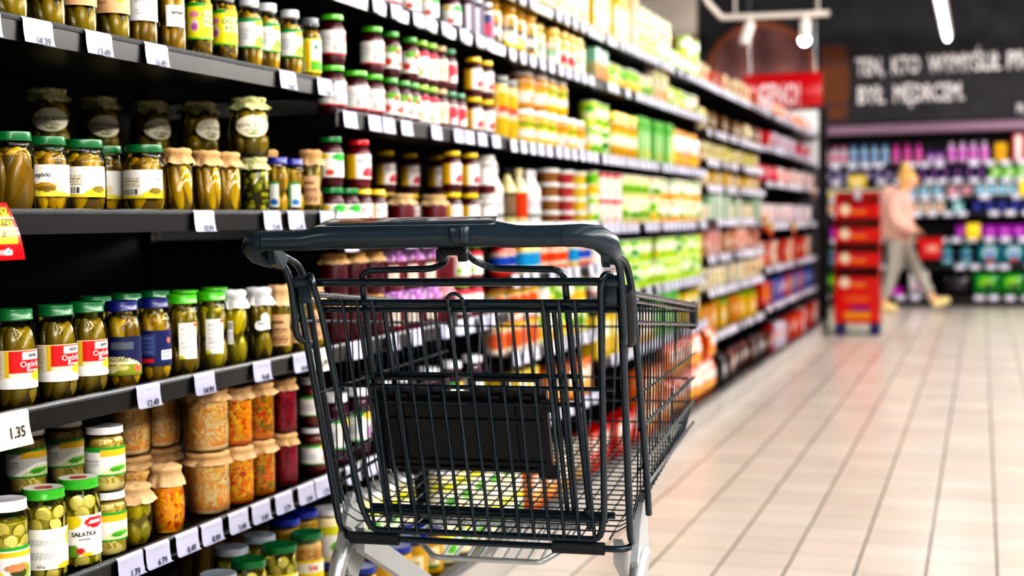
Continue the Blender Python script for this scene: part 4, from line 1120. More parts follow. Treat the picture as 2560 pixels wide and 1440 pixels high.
def tub(r, h, body, lid, name='tub'):
    def f():
        b, c = hx(body), hx(lid)
        mb = MB(); mb.lathe([(r * .84, 0, b), (r * .86, .003, b), (r * .95, h * .7, b), (r, h * .72, c), (r * 1.02, h * .78, c), (r * 1.02, h * .97, c), (r * .97, h, c), (r * .02, h, c)], 24)
        return mb.build(name, 'gloss', None, 40)
    return K(f)
_cnt = {}
def run(y0, y1, zb, kd, w, hh, desc, cat, where, group, tiers=1, x=None, d=None, rot=-40, gap=.016, jitter=.022, alt=()):
    """a run of goods along a shelf, front row; alt: other (kind, description) of the same size mixed in"""
    n = int((y1 - y0 + gap) / (w + gap))
    if n < 1: n = 1
    step = (y1 - y0) / n
    dd = d or w
    for i in range(n):
        back = random.uniform(0, jitter)
        miss = tiers > 1 and n > 3 and random.random() < .14
        for L in range(tiers):
            if miss and L == tiers - 1: continue
            k2, d2 = (kd, desc) if not alt or random.random() < .55 else random.choice(alt)
            tn = '' if tiers == 1 else (('lower ', 'upper ') if tiers == 2 else ('bottom-tier ', 'middle-tier ', 'top-tier ', 'fourth-tier '))[L]
            k = (d2, where, L); _cnt[k] = _cnt.get(k, -1) + 1
            q = nth(_cnt[k])
            X = (XF - SET if x is None else x) - dd / 2 - back
            k2.use((X, y0 + step * (i + .5), zb + .0003 + (hh + .0003) * L), R(rot + random.uniform(-6, 6) * (rot != 0)), f'{tn}{d2}, {q} along {where}', cat, group)
WT = '#f2f2ea'
# designs
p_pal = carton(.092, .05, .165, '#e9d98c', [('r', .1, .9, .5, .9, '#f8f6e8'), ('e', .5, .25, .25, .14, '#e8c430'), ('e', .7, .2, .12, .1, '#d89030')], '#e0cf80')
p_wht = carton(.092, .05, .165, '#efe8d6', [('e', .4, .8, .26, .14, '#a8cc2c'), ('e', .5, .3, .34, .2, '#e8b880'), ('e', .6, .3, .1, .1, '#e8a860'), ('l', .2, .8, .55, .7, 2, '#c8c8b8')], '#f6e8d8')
c_pea = can(.0385, .11, '#e4ead0', [('r', .3, .7, .55, .9, '#8cc83c'), ('e', .5, .3, .16, .16, '#f0c83c'), ('b', .06, .14, '#d8e8a0'), ('e', .4, .66, .06, .08, '#2f9a3c')])
c_lime = can(.0385, .11, '#c8e070', [('e', .5, .6, .2, .22, '#f6f8e8'), ('e', .55, .3, .12, .14, '#7cc02c'), ('b', .82, .94, '#a8d83c'), ('e', .4, .35, .08, .1, '#f0e03c')])
c_grn = can(.0385, .11, '#cfe83c', [('e', .5, .55, .22, .28, '#eef6c8'), ('e', .42, .7, .1, .1, '#3fa82c'), ('e', .62, .3, .1, .12, '#6ab81c')])
c_yel = can(.0385, .11, '#f5f1d8', [('b', .06, .24, '#f0c43c'), ('r', .3, .7, .4, .88, '#fbfaf0'), ('e', .5, .24, .18, .12, '#e8a01c'), ('e', .5, .84, .1, .06, '#3fa83c')])
c_red = can(.0385, .11, '#d81c28', [('e', .5, .52, .17, .34, '#f6efe8'), ('b', .06, .16, '#f0e8e0')])
c_dred = can(.0385, .115, '#8c0a1c', [('e', .5, .5, .2, .32, '#f2ece6'), ('b', .84, .94, '#5a0814')])
c_cream = can(.0385, .11, '#f0ead0', [('r', .28, .72, .3, .8, '#e8f0c8'), ('e', .5, .4, .14, .18, '#7cae3c'), ('b', .06, .16, '#d8c890')])
c_org = can(.0385, .11, '#f3e6d6', [('e', .5, .4, .2, .26, '#e8641c'), ('b', .84, .94, '#d83a1c'), ('e', .5, .8, .2, .08, '#f0c83c')])
j_pep = sjar(.042, .165, '#d8a81c', '#c89a10', '#2a2a30', [('r', .3, .6, .2, .8, '#e8e6e0'), ('r', .7, .9, 0, 1, '#b02a38')], .25, .62)
j_gold = sjar(.038, .15, '#e0b43c', '#d8a82c', '#f4efe0', [('e', .5, .3, .24, .26, '#d8243c'), ('b', .86, 1, '#f0dc6a')], .2, .7)
j_goldw = sjar(.038, .15, '#e8c860', '#d8b04a', '#f8f6f0', [('e', .5, .4, .2, .2, '#a8c8b0'), ('l', .2, .8, .6, .9, 3, '#c8b88a')], .2, .72)
j_corn = sjar(.042, .215, '#1e1e20', '#dcbc4a', '#f4e8da', [('r', 0, .14, 0, 1, '#c81c24'), ('l', .2, .95, .2, .8, 2, '#d87078')], .44, .64, nk=.9)
j_ymid = sjar(.0485, .129, '#eceef2', '#e0b01c', '#f0cc3c', [('b', .84, 1, '#3fae3c'), ('e', .45, .42, .26, .3, '#f6f6f0'), ('e', .74, .3, .14, .2, '#f0c83c')], .16, .7)
c_yel2 = can(.0385, .11, '#e0a41c', [('e', .5, .5, .22, .3, '#faf6e8'), ('e', .55, .4, .1, .14, '#5a9c2c'), ('b', .84, .94, '#f4ead0')])
c_grn2 = can(.0385, .11, '#6ab81c', [('e', .5, .5, .2, .28, '#f4f6e4'), ('e', .5, .45, .1, .14, '#2f8a2c'), ('b', .06, .2, '#d8e83c')])
p_gold = carton(.092, .05, .165, '#e8c45a', [('r', .15, .85, .45, .88, '#f8f2dc'), ('e', .5, .25, .26, .14, '#d8882c'), ('e', .3, .8, .1, .07, '#6aa83c')], '#d8b04a')
j_ymid2 = sjar(.0485, .129, '#f0f0f2', '#c88a0c', '#e8b83a', [('b', .8, 1, '#d8a01c'), ('e', .5, .4, .3, .3, '#f8f4ea'), ('e', .7, .3, .14, .2, '#d8641c')], .16, .7)
j_ylid = sjar(.043, .2, '#f0d21c', '#c89a10', '#f6f2e0', [('b', .7, 1, '#e8b81c'), ('l', .2, .8, .2, .5, 3, '#c8a82c')], .3, .72)
p_gbox = carton(.075, .06, .21, '#a8dc9c', [('e', .5, .5, .3, .2, '#d8f0c8'), ('e', .5, .2, .2, .1, '#e8c83c'), ('r', .1, .5, .75, .92, '#6abf5c')], '#8cc88a')
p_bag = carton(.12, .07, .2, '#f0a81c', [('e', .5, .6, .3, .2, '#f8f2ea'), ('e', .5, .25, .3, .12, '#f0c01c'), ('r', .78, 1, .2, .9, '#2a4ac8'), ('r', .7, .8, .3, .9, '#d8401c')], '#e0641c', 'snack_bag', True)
p_teal = carton(.085, .06, .14, '#bfe4d2', [('r', 0, 1, .1, .6, '#e89a4a'), ('b', 0, .1, '#a8dcc8')], '#9ad0bc')
t_w = tub(.046, .05, '#8a5a2a', '#f0f2f2'); t_r = tub(.046, .05, '#a8181c', '#f0f2f2'); t_y = tub(.046, .05, '#d8b81c', '#f2f2ea')
b_cream = bottle(.03, .19, '#e8dfb4', '#1e1e22', '#3a3026', [('e', .5, .5, .3, .4, '#8a7a6a')], name='sauce_bottle')
b_white = bottle(.032, .19, '#f2f2f0', '#e8e8ea', '#f4f4f4', [('b', 0, .12, '#202024'), ('e', .5, .6, .2, .2, '#d8d8e0')], name='sauce_bottle')
b_wred = bottle(.032, .19, '#efe6c4', '#e8e0c0', '#3a2a20', [('r', .4, .6, 0, 1, '#e04a1c')], name='sauce_bottle')
b_org = bottle(.034, .14, '#e05a14', '#f0b41c', '#f2e6d8', [('e', .5, .5, .3, .3, '#e8501c')], name='sauce_bottle')
b_red = bottle(.034, .14, '#c81c14', '#d8321c', '#f0d8c8', [('e', .5, .5, .3, .3, '#2a5ac0')], name='sauce_bottle')
b_yel = bottle(.034, .14, '#e8c01c', '#d8281c', '#f6f2e0', [('e', .5, .5, .3, .4, '#3aa0d8')], name='sauce_bottle')
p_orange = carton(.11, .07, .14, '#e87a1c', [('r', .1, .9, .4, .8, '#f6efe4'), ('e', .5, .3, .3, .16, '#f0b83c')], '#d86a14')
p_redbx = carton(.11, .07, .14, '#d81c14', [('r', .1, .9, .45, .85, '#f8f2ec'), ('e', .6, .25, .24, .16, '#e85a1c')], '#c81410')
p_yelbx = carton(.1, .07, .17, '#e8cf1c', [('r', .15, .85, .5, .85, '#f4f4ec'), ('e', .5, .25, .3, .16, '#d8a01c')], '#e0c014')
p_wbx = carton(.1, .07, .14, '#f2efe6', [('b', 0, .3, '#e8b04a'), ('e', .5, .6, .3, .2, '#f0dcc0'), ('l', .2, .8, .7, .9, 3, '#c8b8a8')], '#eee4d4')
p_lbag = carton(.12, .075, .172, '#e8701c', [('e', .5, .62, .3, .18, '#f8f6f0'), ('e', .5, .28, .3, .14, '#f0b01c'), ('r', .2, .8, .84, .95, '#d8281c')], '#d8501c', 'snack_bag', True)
BC = 'tins and jars of the corn jar bay'; BG = 'tins and packs of the green tin bay'; BN = 'tins and packs of the bean tin bay'
T = 'the topmost tin shelf'; H2 = 'the second tin shelf'; H3 = 'the third tin shelf'; H4 = 'the handle-level tin shelf'; H5 = 'the fifth tin shelf'; H6 = 'the sixth tin shelf'; H7 = 'the seventh tin shelf'; H0 = 'the base tin shelf'
z = 1.785
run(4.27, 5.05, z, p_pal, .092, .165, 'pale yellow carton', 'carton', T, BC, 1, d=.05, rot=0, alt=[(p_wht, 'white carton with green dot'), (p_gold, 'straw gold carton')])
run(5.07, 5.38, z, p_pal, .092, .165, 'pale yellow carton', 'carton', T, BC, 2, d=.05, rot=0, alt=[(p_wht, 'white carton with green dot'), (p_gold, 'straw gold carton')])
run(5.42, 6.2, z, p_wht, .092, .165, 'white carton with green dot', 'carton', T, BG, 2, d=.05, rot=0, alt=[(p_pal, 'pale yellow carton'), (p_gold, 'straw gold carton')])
run(6.23, 6.48, z, c_pea, .08, .11, 'white and green pea tin', 'tin', T, BG, 2, alt=[(c_lime, 'lime tin'), (c_cream, 'cream and green tin')])
run(6.52, 6.9, z, c_pea, .08, .11, 'white and green pea tin', 'tin', T, BN, 2, alt=[(c_lime, 'lime tin'), (c_cream, 'cream and green tin')])
run(6.92, 7.3, z, c_lime, .08, .11, 'lime tin', 'tin', T, BN, 1, alt=[(c_pea, 'white and green pea tin'), (c_grn, 'bright green tin')])
run(7.32, 7.63, z, c_lime, .08, .11, 'lime tin', 'tin', T, BN, 2, alt=[(c_pea, 'white and green pea tin'), (c_grn, 'bright green tin')])
z = 1.595
run(4.27, 4.5, z, j_pep, .09, .165, 'gold-lidded pepper jar with black label', 'jar', H2, BC)
run(4.52, 4.72, z, j_pep, .09, .165, 'gold-lidded pepper jar with black label', 'jar', H2, BC)
run(4.74, 5.0, z, j_goldw, .08, .15, 'gold-lidded jar with white label', 'jar', H2, BC)
run(5.0, 5.2, z, j_gold, .08, .15, 'gold-lidded jar with red spot', 'jar', H2, BC)
run(5.2, 5.38, z, j_goldw, .08, .15, 'gold-lidded jar with white label', 'jar', H2, BC)
run(5.42, 5.7, z, p_teal, .085, .14, 'mint and orange carton', 'carton', H2, BG, 1, d=.06, rot=0)
run(5.72, 5.9, z, c_lime, .08, .11, 'lime tin', 'tin', H2, BG, 1, alt=[(c_pea, 'white and green pea tin'), (c_grn, 'bright green tin')])
run(5.9, 6.48, z, c_pea, .08, .11, 'white and green pea tin', 'tin', H2, BG, 1, alt=[(c_lime, 'lime tin'), (c_cream, 'cream and green tin')])
run(6.52, 6.85, z, p_wht, .092, .165, 'white carton with green dot', 'carton', H2, BN, 1, d=.05, rot=0, alt=[(p_pal, 'pale yellow carton'), (p_gold, 'straw gold carton')])
run(6.87, 7.2, z, c_lime, .08, .11, 'lime tin', 'tin', H2, BN, 1, alt=[(c_pea, 'white and green pea tin'), (c_grn, 'bright green tin')])
run(7.2, 7.63, z, c_yel, .08, .11, 'cream and yellow tin', 'tin', H2, BN, 1, alt=[(c_yel2, 'gold and white tin'), (c_cream, 'cream and green tin'), (c_pea, 'white and green pea tin')])
z = 1.305
run(4.27, 4.56, z, j_corn, .09, .215, 'tall jar of yellow corn cobs with red label', 'jar', H3, BC, rot=-30)
run(4.58, 5.1, z, j_ymid, .1, .129, 'yellow jar with white lid and green-topped label', 'jar', H3, BC, 2, alt=[(j_ymid2, 'amber jar with white lid')])
run(5.1, 5.38, z, j_ymid, .1, .129, 'yellow jar with white lid and green-topped label', 'jar', H3, BC, 1, alt=[(j_ymid2, 'amber jar with white lid')])
run(5.42, 5.75, z, c_grn, .08, .11, 'bright green tin', 'tin', H3, BG, 2, alt=[(c_lime, 'lime tin'), (c_grn2, 'leaf green tin')])
run(5.77, 6.2, z, j_ylid, .09, .2, 'yellow-lidded tall yellow jar', 'jar', H3, BG, 1)
run(6.2, 6.48, z, p_gbox, .075, .21, 'tall pale green carton', 'carton', H3, BG, 1, d=.06, rot=0)
run(6.52, 6.95, z, p_gbox, .075, .21, 'tall pale green carton', 'carton', H3, BN, 1, d=.06, rot=0)
run(6.97, 7.63, z, p_bag, .12, .2, 'orange snack bag with blue edge', 'snack bag', H3, BN, 1, d=.07, rot=-15)
z = 1.04
run(4.27, 4.35, z, b_white, .066, .19, 'white sauce bottle', 'bottle', H4, BC)
run(4.36, 4.5, z, b_cream, .066, .19, 'cream sauce bottle with dark label', 'bottle', H4, BC)
run(4.5, 4.6, z, b_wred, .066, .19, 'cream sauce bottle with orange stripe', 'bottle', H4, BC)
run(4.6, 4.78, z, b_white, .066, .19, 'white sauce bottle', 'bottle', H4, BC)
for kd, a, b, d in ((t_w, 4.8, 5.0, 'brown tub with white lid'), (t_r, 5.0, 5.2, 'red tub with white lid'), (t_y, 5.2, 5.38, 'yellow tub with white lid')):
    run(a, b, z, kd, .094, .05, d, 'tub', H4, BC, 4)
z = 1.03
run(5.42, 5.58, z, c_lime, .08, .11, 'lime tin', 'tin', H4, BG, 2, alt=[(c_pea, 'white and green pea tin'), (c_grn, 'bright green tin')])
run(5.6, 5.95, z, c_red, .08, .11, 'red tin with white oval', 'tin', H4, BG, 2)
run(5.97, 6.48, z, c_cream, .08, .11, 'cream and green tin', 'tin', H4, BG, 2, alt=[(c_yel2, 'gold and white tin')])
run(6.52, 7.63, z, c_yel, .08, .11, 'cream and yellow tin', 'tin', H4, BN, 2, alt=[(c_yel2, 'gold and white tin'), (c_cream, 'cream and green tin'), (c_pea, 'white and green pea tin')])
z = .875
run(4.27, 4.5, z, b_red, .07, .14, 'red sauce bottle', 'bottle', H5, BC)
run(4.5, 4.75, z, b_yel, .07, .14, 'yellow sauce bottle', 'bottle', H5, BC)
run(4.75, 5.1, z, b_org, .07, .14, 'orange sauce bottle', 'bottle', H5, BC, alt=[(b_red, 'red sauce bottle')])
run(5.1, 5.2, z, b_yel, .07, .14, 'yellow sauce bottle', 'bottle', H5, BC)
run(5.2, 5.38, z, b_org, .07, .14, 'orange sauce bottle', 'bottle', H5, BC, alt=[(b_red, 'red sauce bottle')])
z = .745
run(5.42, 5.85, z, c_dred, .08, .115, 'dark red tin with white oval', 'tin', H5, BG, 2)
run(5.87, 6.48, z, c_grn, .08, .11, 'bright green tin', 'tin', H5, BG, 2, alt=[(c_lime, 'lime tin'), (c_grn2, 'leaf green tin')])
run(6.52, 7.63, z, c_grn, .08, .11, 'bright green tin', 'tin', H5, BN, 2, alt=[(c_lime, 'lime tin'), (c_grn2, 'leaf green tin')])
z = .625
run(4.27, 4.7, z, c_org, .08, .11, 'cream and orange tin', 'tin', H6, BC, 2, alt=[(c_red, 'red tin with white oval'), (c_yel2, 'gold and white tin')])
run(4.72, 5.38, z, c_yel, .08, .11, 'cream and yellow tin', 'tin', H6, BC, 2, alt=[(c_yel2, 'gold and white tin'), (c_cream, 'cream and green tin'), (c_pea, 'white and green pea tin')])
z = .5
run(5.42, 5.9, z, p_yelbx, .1, .17, 'yellow carton with white panel', 'carton', H6, BG, 1, d=.07, rot=0)
run(5.92, 6.48, z, p_wbx, .1, .14, 'white carton with amber foot', 'carton', H6, BG, 1, d=.07, rot=0)
run(6.52, 7.0, z, p_gbox, .075, .21, 'tall pale green carton', 'carton', H6, BN, 1, d=.06, rot=0)
run(7.0, 7.63, z, p_yelbx, .1, .17, 'yellow carton with white panel', 'carton', H6, BN, 1, d=.07, rot=0)
z = .385
run(4.27, 4.7, z, p_yelbx, .1, .17, 'yellow carton with white panel', 'carton', H7, BC, 1, d=.07, rot=0)
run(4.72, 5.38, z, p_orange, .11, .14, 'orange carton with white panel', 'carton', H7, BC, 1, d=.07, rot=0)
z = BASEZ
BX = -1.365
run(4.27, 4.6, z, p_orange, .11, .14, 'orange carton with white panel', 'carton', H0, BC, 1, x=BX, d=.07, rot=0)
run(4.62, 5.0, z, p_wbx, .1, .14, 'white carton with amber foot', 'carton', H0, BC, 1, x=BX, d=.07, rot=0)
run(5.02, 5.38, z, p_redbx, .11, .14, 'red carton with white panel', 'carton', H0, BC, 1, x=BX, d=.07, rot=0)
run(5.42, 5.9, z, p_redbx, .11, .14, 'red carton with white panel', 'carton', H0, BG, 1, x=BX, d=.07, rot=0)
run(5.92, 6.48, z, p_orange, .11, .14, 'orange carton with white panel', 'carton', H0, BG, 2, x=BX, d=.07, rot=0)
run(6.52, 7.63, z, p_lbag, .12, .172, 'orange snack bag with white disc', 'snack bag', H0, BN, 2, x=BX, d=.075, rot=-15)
TG = 'price tags of the tin bays'
FARTAGS = MB()
def fartag(x, y, z, w, h, rot=0):
    q = [(.009, .009), (.0125, -.002), (.0135, -.018), (.02, .0095 - h)]
    vs = []
    for a, b in q:
        for s in (-.5, .5):
            vs.append((x + a, y + s * w, z + b) if not rot else (x + s * w, y - a, z + b))
    FARTAGS.add(vs, [(0, 2, 3, 1), (2, 4, 5, 3), (4, 6, 7, 5)], hx('#d9d8ea'))
def tagrun(y0, y1, zb, step, where, group=TG, x=None, col='#c8c9de', skip=.12, w=.062, h=.041):
    k = ('tag', where); y = y0 + .05
    while y < y1 - .04:
        if random.random() > skip:
            _cnt[k] = _cnt.get(k, -1) + 1
            price_tag(y, zb, f'white price tag, {nth(_cnt[k])} along the rail of {where}', group, col=col, x=x, lines=False, w=w, h=h)
        y += step * random.uniform(.92, 1.15)
for zs, wh in (((1.785, 1.785, 1.785), T), ((1.595,) * 3, H2), ((1.305,) * 3, H3), ((1.04, 1.03, 1.03), H4), ((.875, .745, .745), H5), ((.625, .5, .5), H6)):
    for (y0, y1), zz in zip(((4.25, 5.4), (5.4, 6.5), (6.5, 7.65)), zs):
        if wh == H4 and y0 < 5: continue
        tagrun(y0, y1, zz, .1, wh, skip=.25 if wh == T else .08)
# white promotion strips on the rail beside the cart handle, and yellow shelf flags
for i, y in enumerate((4.33, 4.62, 4.91, 5.2)):
    price_tag(y, 1.04, f'long white promotion strip, {nth(i)} along the rail behind the cart handle', 'promotion strips', w=.27, h=.045, col='#d2d2de', lines=False)
tagrun(4.25, 5.4, .385, .1, H7)
for i, (y, zz, w) in enumerate(((4.32, 1.628, .2), (7.55, 1.628, .1), (9.75, 1.06, .14))):
    mb = MB(); mb.box(0, .004, -w / 2, w / 2, 0, .035, hx('#f0da10'), .001)
    o = mb.build('offer_sign', 'gloss'); o.location = (XF + .012, y, zz - .024)
    tag(o, ('yellow offer flag over the tags below the pepper jars', 'yellow offer flag at the far end of the tins', 'yellow offer flag on the spice rail')[i], 'offer flag')
# ---------------------------------------------------------------- packets of the farther bays
def pk(w, h, base, layers, side=None, d=.06, pinch=False, name='food_packet'):
    return (carton(w, d, h, base, layers, side, name, pinch), w, h, d)
def two(a, b): return [('e', .5, .55, .3, .22, a), ('e', .55, .25, .25, .12, b), ('l', .2, .8, .75, .92, 2, b)]
DG = 'packets of the soup and spice bays'; EG = 'packets of the baking and sweets bays'
D = {1.785: [(pk(.1, .1, '#c8342a', two('#f4eee4', '#f0b83c')), 'small red packet'), (pk(.1, .12, '#f0e2c8', two('#d8502c', '#f6f2ea')), 'small cream packet')],
     1.535: [(pk(.1, .13, '#e9dfc4', two('#f6f2e6', '#8a6a3c'), pinch=True), 'cream pouch'), (pk(.11, .12, '#5a4232', two('#e8e0d0', '#c8a050')), 'brown packet')],
     1.37: [(pk(.1, .1, '#d8d48c', two('#f2f0d8', '#a8a83c')), 'olive and cream packet'), (pk(.11, .105, '#e8e0c0', two('#b8b85c', '#f4f0e0')), 'pale straw packet')],
     1.23: [(pk(.1, .09, '#e2c48a', two('#f4ead4', '#d89a2c')), 'amber packet'), (pk(.1, .09, '#f0e6d4', two('#e0b060', '#c87a2c')), 'beige packet')],
     1.04: [(pk(.12, .12, '#f2ecdc', [('b', .78, 1, '#1f8a44'), ('e', .5, .4, .3, .2, '#e8d8b0')]), 'white packet with green top'), (pk(.1, .15, '#f4f4f2', [('r', 0, .3, 0, 1, '#4fb868'), ('e', .65, .5, .2, .2, '#f0d8d4')]), 'tall white carton with green edge')],
     .84: [(pk(.1, .13, '#c8a890', two('#f0e0d0', '#a85a4a')), 'tan packet'), (pk(.11, .17, '#f0e8e4', [('r', 0, .25, 0, 1, '#d83a24'), ('e', .6, .5, .25, .2, '#e8b8a8')]), 'white carton with red edge')],
     .655: [(pk(.13, .12, '#f4efe2', two('#e0c890', '#c8a878')), 'ivory packet'), (pk(.11, .12, '#efe2cc', two('#b88a4a', '#f4f0e4')), 'buff packet')],
     .405: [(pk(.12, .17, '#e8c030', [('b', .78, 1, '#5cb04a'), ('e', .5, .4, .3, .22, '#f4f2e0')]), 'yellow carton with green top'), (pk(.11, .16, '#e0a040', two('#f2e6d0', '#c86a2c')), 'ochre carton')],
     .12: [(pk(.13, .17, '#1c1c22', two('#e4e4ea', '#7a8a92'), pinch=True), 'black coffee bag'), (pk(.12, .16, '#3c2420', two('#d8d0cc', '#8a4a3c'), pinch=True), 'dark brown coffee bag')]}
EE = {1.785: [(pk(.12, .13, '#f0b8a0', two('#f8f0ea', '#d8402c'), pinch=True), 'peach sweet bag'), (pk(.12, .12, '#f4f0f0', two('#e05a5a', '#8ab4e0')), 'white packet with red spot')],
      1.545: [(pk(.12, .12, '#d83a44', two('#f4f0f0', '#f0c8c8')), 'red sweet packet'), (pk(.12, .13, '#f0eaf0', two('#c8485c', '#5a74c8')), 'white and blue sweet packet')],
      1.30: [(pk(.12, .13, '#f2ecec', two('#d83a3a', '#e8c0b0')), 'white packet with scarlet spot'), (pk(.12, .13, '#e87a84', two('#f6f0f0', '#b8283c'), pinch=True), 'pink sweet bag')],
      1.0: [(pk(.12, .15, '#f4eeee', two('#e0b0b0', '#8aa0d8')), 'pale pink packet'), (pk(.12, .15, '#d8d0e0', two('#f4f0f4', '#d85a6a')), 'lilac packet')],
      .70: [(pk(.13, .18, '#cf1c1c', two('#f4ece8', '#e8c02c')), 'red carton with white disc'), (pk(.13, .18, '#f0e8e0', two('#d83a24', '#f0c02c')), 'white carton with red disc')],
      .43: [(pk(.13, .17, '#c8141c', two('#f0b83c', '#f4e8d8')), 'crimson carton'), (pk(.12, .17, '#4a7ac8', two('#f2eef0', '#d83a3a')), 'blue carton')],
      .12: [(pk(.14, .19, '#a80c14', two('#e8d8d8', '#3a4ab0')), 'dark red carton'), (pk(.13, .18, '#e8e4ec', two('#d82c2c', '#4a9ad8')), 'white carton with red and blue'), (pk(.13, .18, '#d8301c', two('#f4f0ea', '#f0b02c')), 'scarlet carton')]}
def fill(tab, y0s, grp, bays):
    for z, items in tab.items():
        ix = sorted(tab, reverse=True).index(z)
        wh = ('base' if z == .12 else nth(ix)) + f' {bays} shelf'
        for bi, (y0, y1) in enumerate(y0s):
            y = y0 + .025
            while y < y1 - .1:
                (kd, w, h, d), desc = random.choice(items)
                L = random.choice((1, 2, 2, 3)) * (w + .014)
                L = min(L, y1 - .02 - y)
                if L < w: break
                x = -1.365 if z == .12 else None
                tiers = 1
                run(y, y + L, z, kd, w, h, desc, 'packet', 'the ' + wh, grp, tiers, x=x, d=d, rot=0, gap=.012, jitter=.05)
                y += L + random.choice((.004, .01, .05))
            yy = y0 + .06
            while z != .12 and yy < y1 - .1:
                if random.random() < .9: fartag(XF, yy, z, .07, .043)
                yy += random.uniform(.105, .15)
fill(D, ((7.65, 8.75), (8.75, 9.85)), DG, 'soup')
fill(EE, ((9.85, 10.95), (10.95, 12.05), (12.05, 13.15)), EG, 'sweets')
for i, (y, z) in enumerate(((9.66, 1.04), (9.95, 1.0), (11.2, 1.0), (12.6, 1.30))):
    mb = MB(); pt = painter('#f0b81c', [('b', 0, .34, '#e83a14')]); vs, cs = [], []
    for j in range(9):
        for k in range(5):
            vs.append((.001, -.07 + .14 * k / 4, -.085 + .11 * j / 8)); cs.append(pt(k / 4, j / 8))
    mb.add(vs, [(j * 5 + k, j * 5 + k + 1, (j + 1) * 5 + k + 1, (j + 1) * 5 + k) for j in range(8) for k in range(4)], cols=cs)
    mb.box(-.004, 0, -.02, .02, -.02, .025, hx('#d8a81c'))
    o = mb.build('offer_sign', 'gloss', smooth=0); o.location = (XF + .03, y, z)
    tag(o, f'yellow and red offer flag on the packet shelves, {nth(i)} going away', 'offer flag')

# ---------------------------------------------------------------- shelving on the back wall
BZ = [1.65, 1.46, 1.27, 1.08, .78, .47, .12]
BYF = 17.1
for n, (x0, x1) in enumerate(((-2.6, -1.3), (-1.3, 0.0), (0.0, 1.3))):
    t = empty('wall_shelving', ((x0 + x1) / 2, BYF, 0)); a, b = x0 - (x0 + x1) / 2, x1 - (x0 + x1) / 2
    MB().box(a + .002, b - .002, .46, .48, 0, 1.98).build('back_panel', 'steel_dark', t, 0)
    MB().box(a + .002, a + .025, .42, .46, 0, 1.96).build('upright', 'steel_black', t, 0); MB().box(b - .025, b - .002, .42, .46, 0, 1.96).build('upright', 'steel_black', t, 0)
    for i, z in enumerate(BZ):
        mb = MB(); mb.box(a + .004, b - .004, .004 if z > .2 else -.05, .46, z - .03, z); mb.box(a + .004, b - .004, -.004 if z > .2 else -.06, .004 if z > .2 else -.05, z - .05, z + .004)
        mb.build('shelf_board', 'steel_black', t, 0)
    mb = MB(); mb.box(a + .004, b - .004, -.04, -.03, .0, .07); mb.build('kick_plate', 'steel_black', t, 0)
    tag(t, f'black wall shelving with seven shelves, {nth(n)} unit from the red display', 'shelving', 'black shelving units on the back wall')
CG = 'cleaning goods on the back wall shelves'
def brun(x0, x1, z, kd, w, h, d, desc, cat, wh, gap=.012, y=BYF):
    n = max(1, int((x1 - x0 + gap) / (w + gap))); st = (x1 - x0) / n
    for i in range(n):
        k = (desc, wh); _cnt[k] = _cnt.get(k, -1) + 1
        kd.use((x0 + st * (i + .5), y + .03 + d / 2 + random.uniform(0, .01), z + .0003), R(-90), f'{desc}, {nth(_cnt[k])} along the {wh}', cat, CG)
def bb(r, h, body, cap, base, layers=()): return bottle(r, h, body, cap, base, layers, 'cleaner_bottle', .15, .6)
q1 = bb(.042, .24, '#bcd8ee', '#5a86b8', '#eef2f8', [('e', .5, .5, .25, .3, '#8aa8d8')]); q2 = bb(.042, .23, '#e8e0ea', '#d86a9a', '#f4f0f4', [('e', .5, .5, .3, .3, '#e8a0b8')])
q3 = bb(.042, .23, '#e88ac8', '#c83a9a', '#f6d8ec', [('e', .5, .5, .3, .3, '#d84aa8')]); q4 = bb(.04, .14, '#b88ad8', '#8a4ab8', '#e8d8f2'); q5 = bb(.05, .23, '#eab8ec', '#f4ecf6', '#f6eaf6', [('e', .5, .5, .3, .3, '#d86ad0')])
q6 = carton(.13, .08, .21, '#f0c01c', [('e', .5, .5, .3, .2, '#e0a01c')], '#e0b014', 'sponge_pack'); q7 = carton(.12, .08, .3, '#d82c34', [('r', .25, .75, .05, .95, '#f6f4f4')], '#c8242c', 'wipe_pack')
s1 = 'top shelf of the back wall'
brun(-1.9, -1.5, 1.65, q2, .09, .23, .085, 'pale pink cleaner bottle', 'bottle', s1); brun(-1.5, -1.02, 1.65, q1, .09, .24, .085, 'pale blue cleaner bottle', 'bottle', s1)
brun(-1.02, -.64, 1.65, q3, .09, .23, .085, 'magenta cleaner bottle', 'bottle', s1); brun(-.62, -.42, 1.65, q4, .085, .14, .08, 'short violet bottle', 'bottle', s1)
brun(-.4, .08, 1.65, q5, .11, .23, .1, 'lilac cleaner bottle', 'bottle', s1); brun(.1, .3, 1.65, q6, .13, .21, .08, 'yellow sponge pack', 'packet', s1); brun(.32, 1.25, 1.65, q7, .12, .3, .08, 'red and white wipe pack', 'packet', s1)
n1 = carton(.1, .08, .13, '#101c50', [('e', .5, .55, .22, .22, '#b888c0')], '#0c1640', 'wipe_pack'); n2 = carton(.13, .08, .14, '#6ac82c', [('e', .5, .5, .3, .24, '#e8f4d8')], '#58b81c', 'wipe_pack'); n3 = carton(.1, .08, .12, '#4a4a6a', [('e', .5, .5, .3, .3, '#c8c0d8')], '#30304a', 'wipe_pack')
s2 = 'second shelf of the back wall'
brun(-1.9, -.75, 1.46, n3, .1, .12, .08, 'grey-violet pack', 'packet', s2); brun(-.72, .05, 1.46, n1, .1, .13, .08, 'navy pack', 'packet', s2); brun(.07, 1.25, 1.46, n2, .13, .14, .08, 'lime green pack', 'packet', s2)
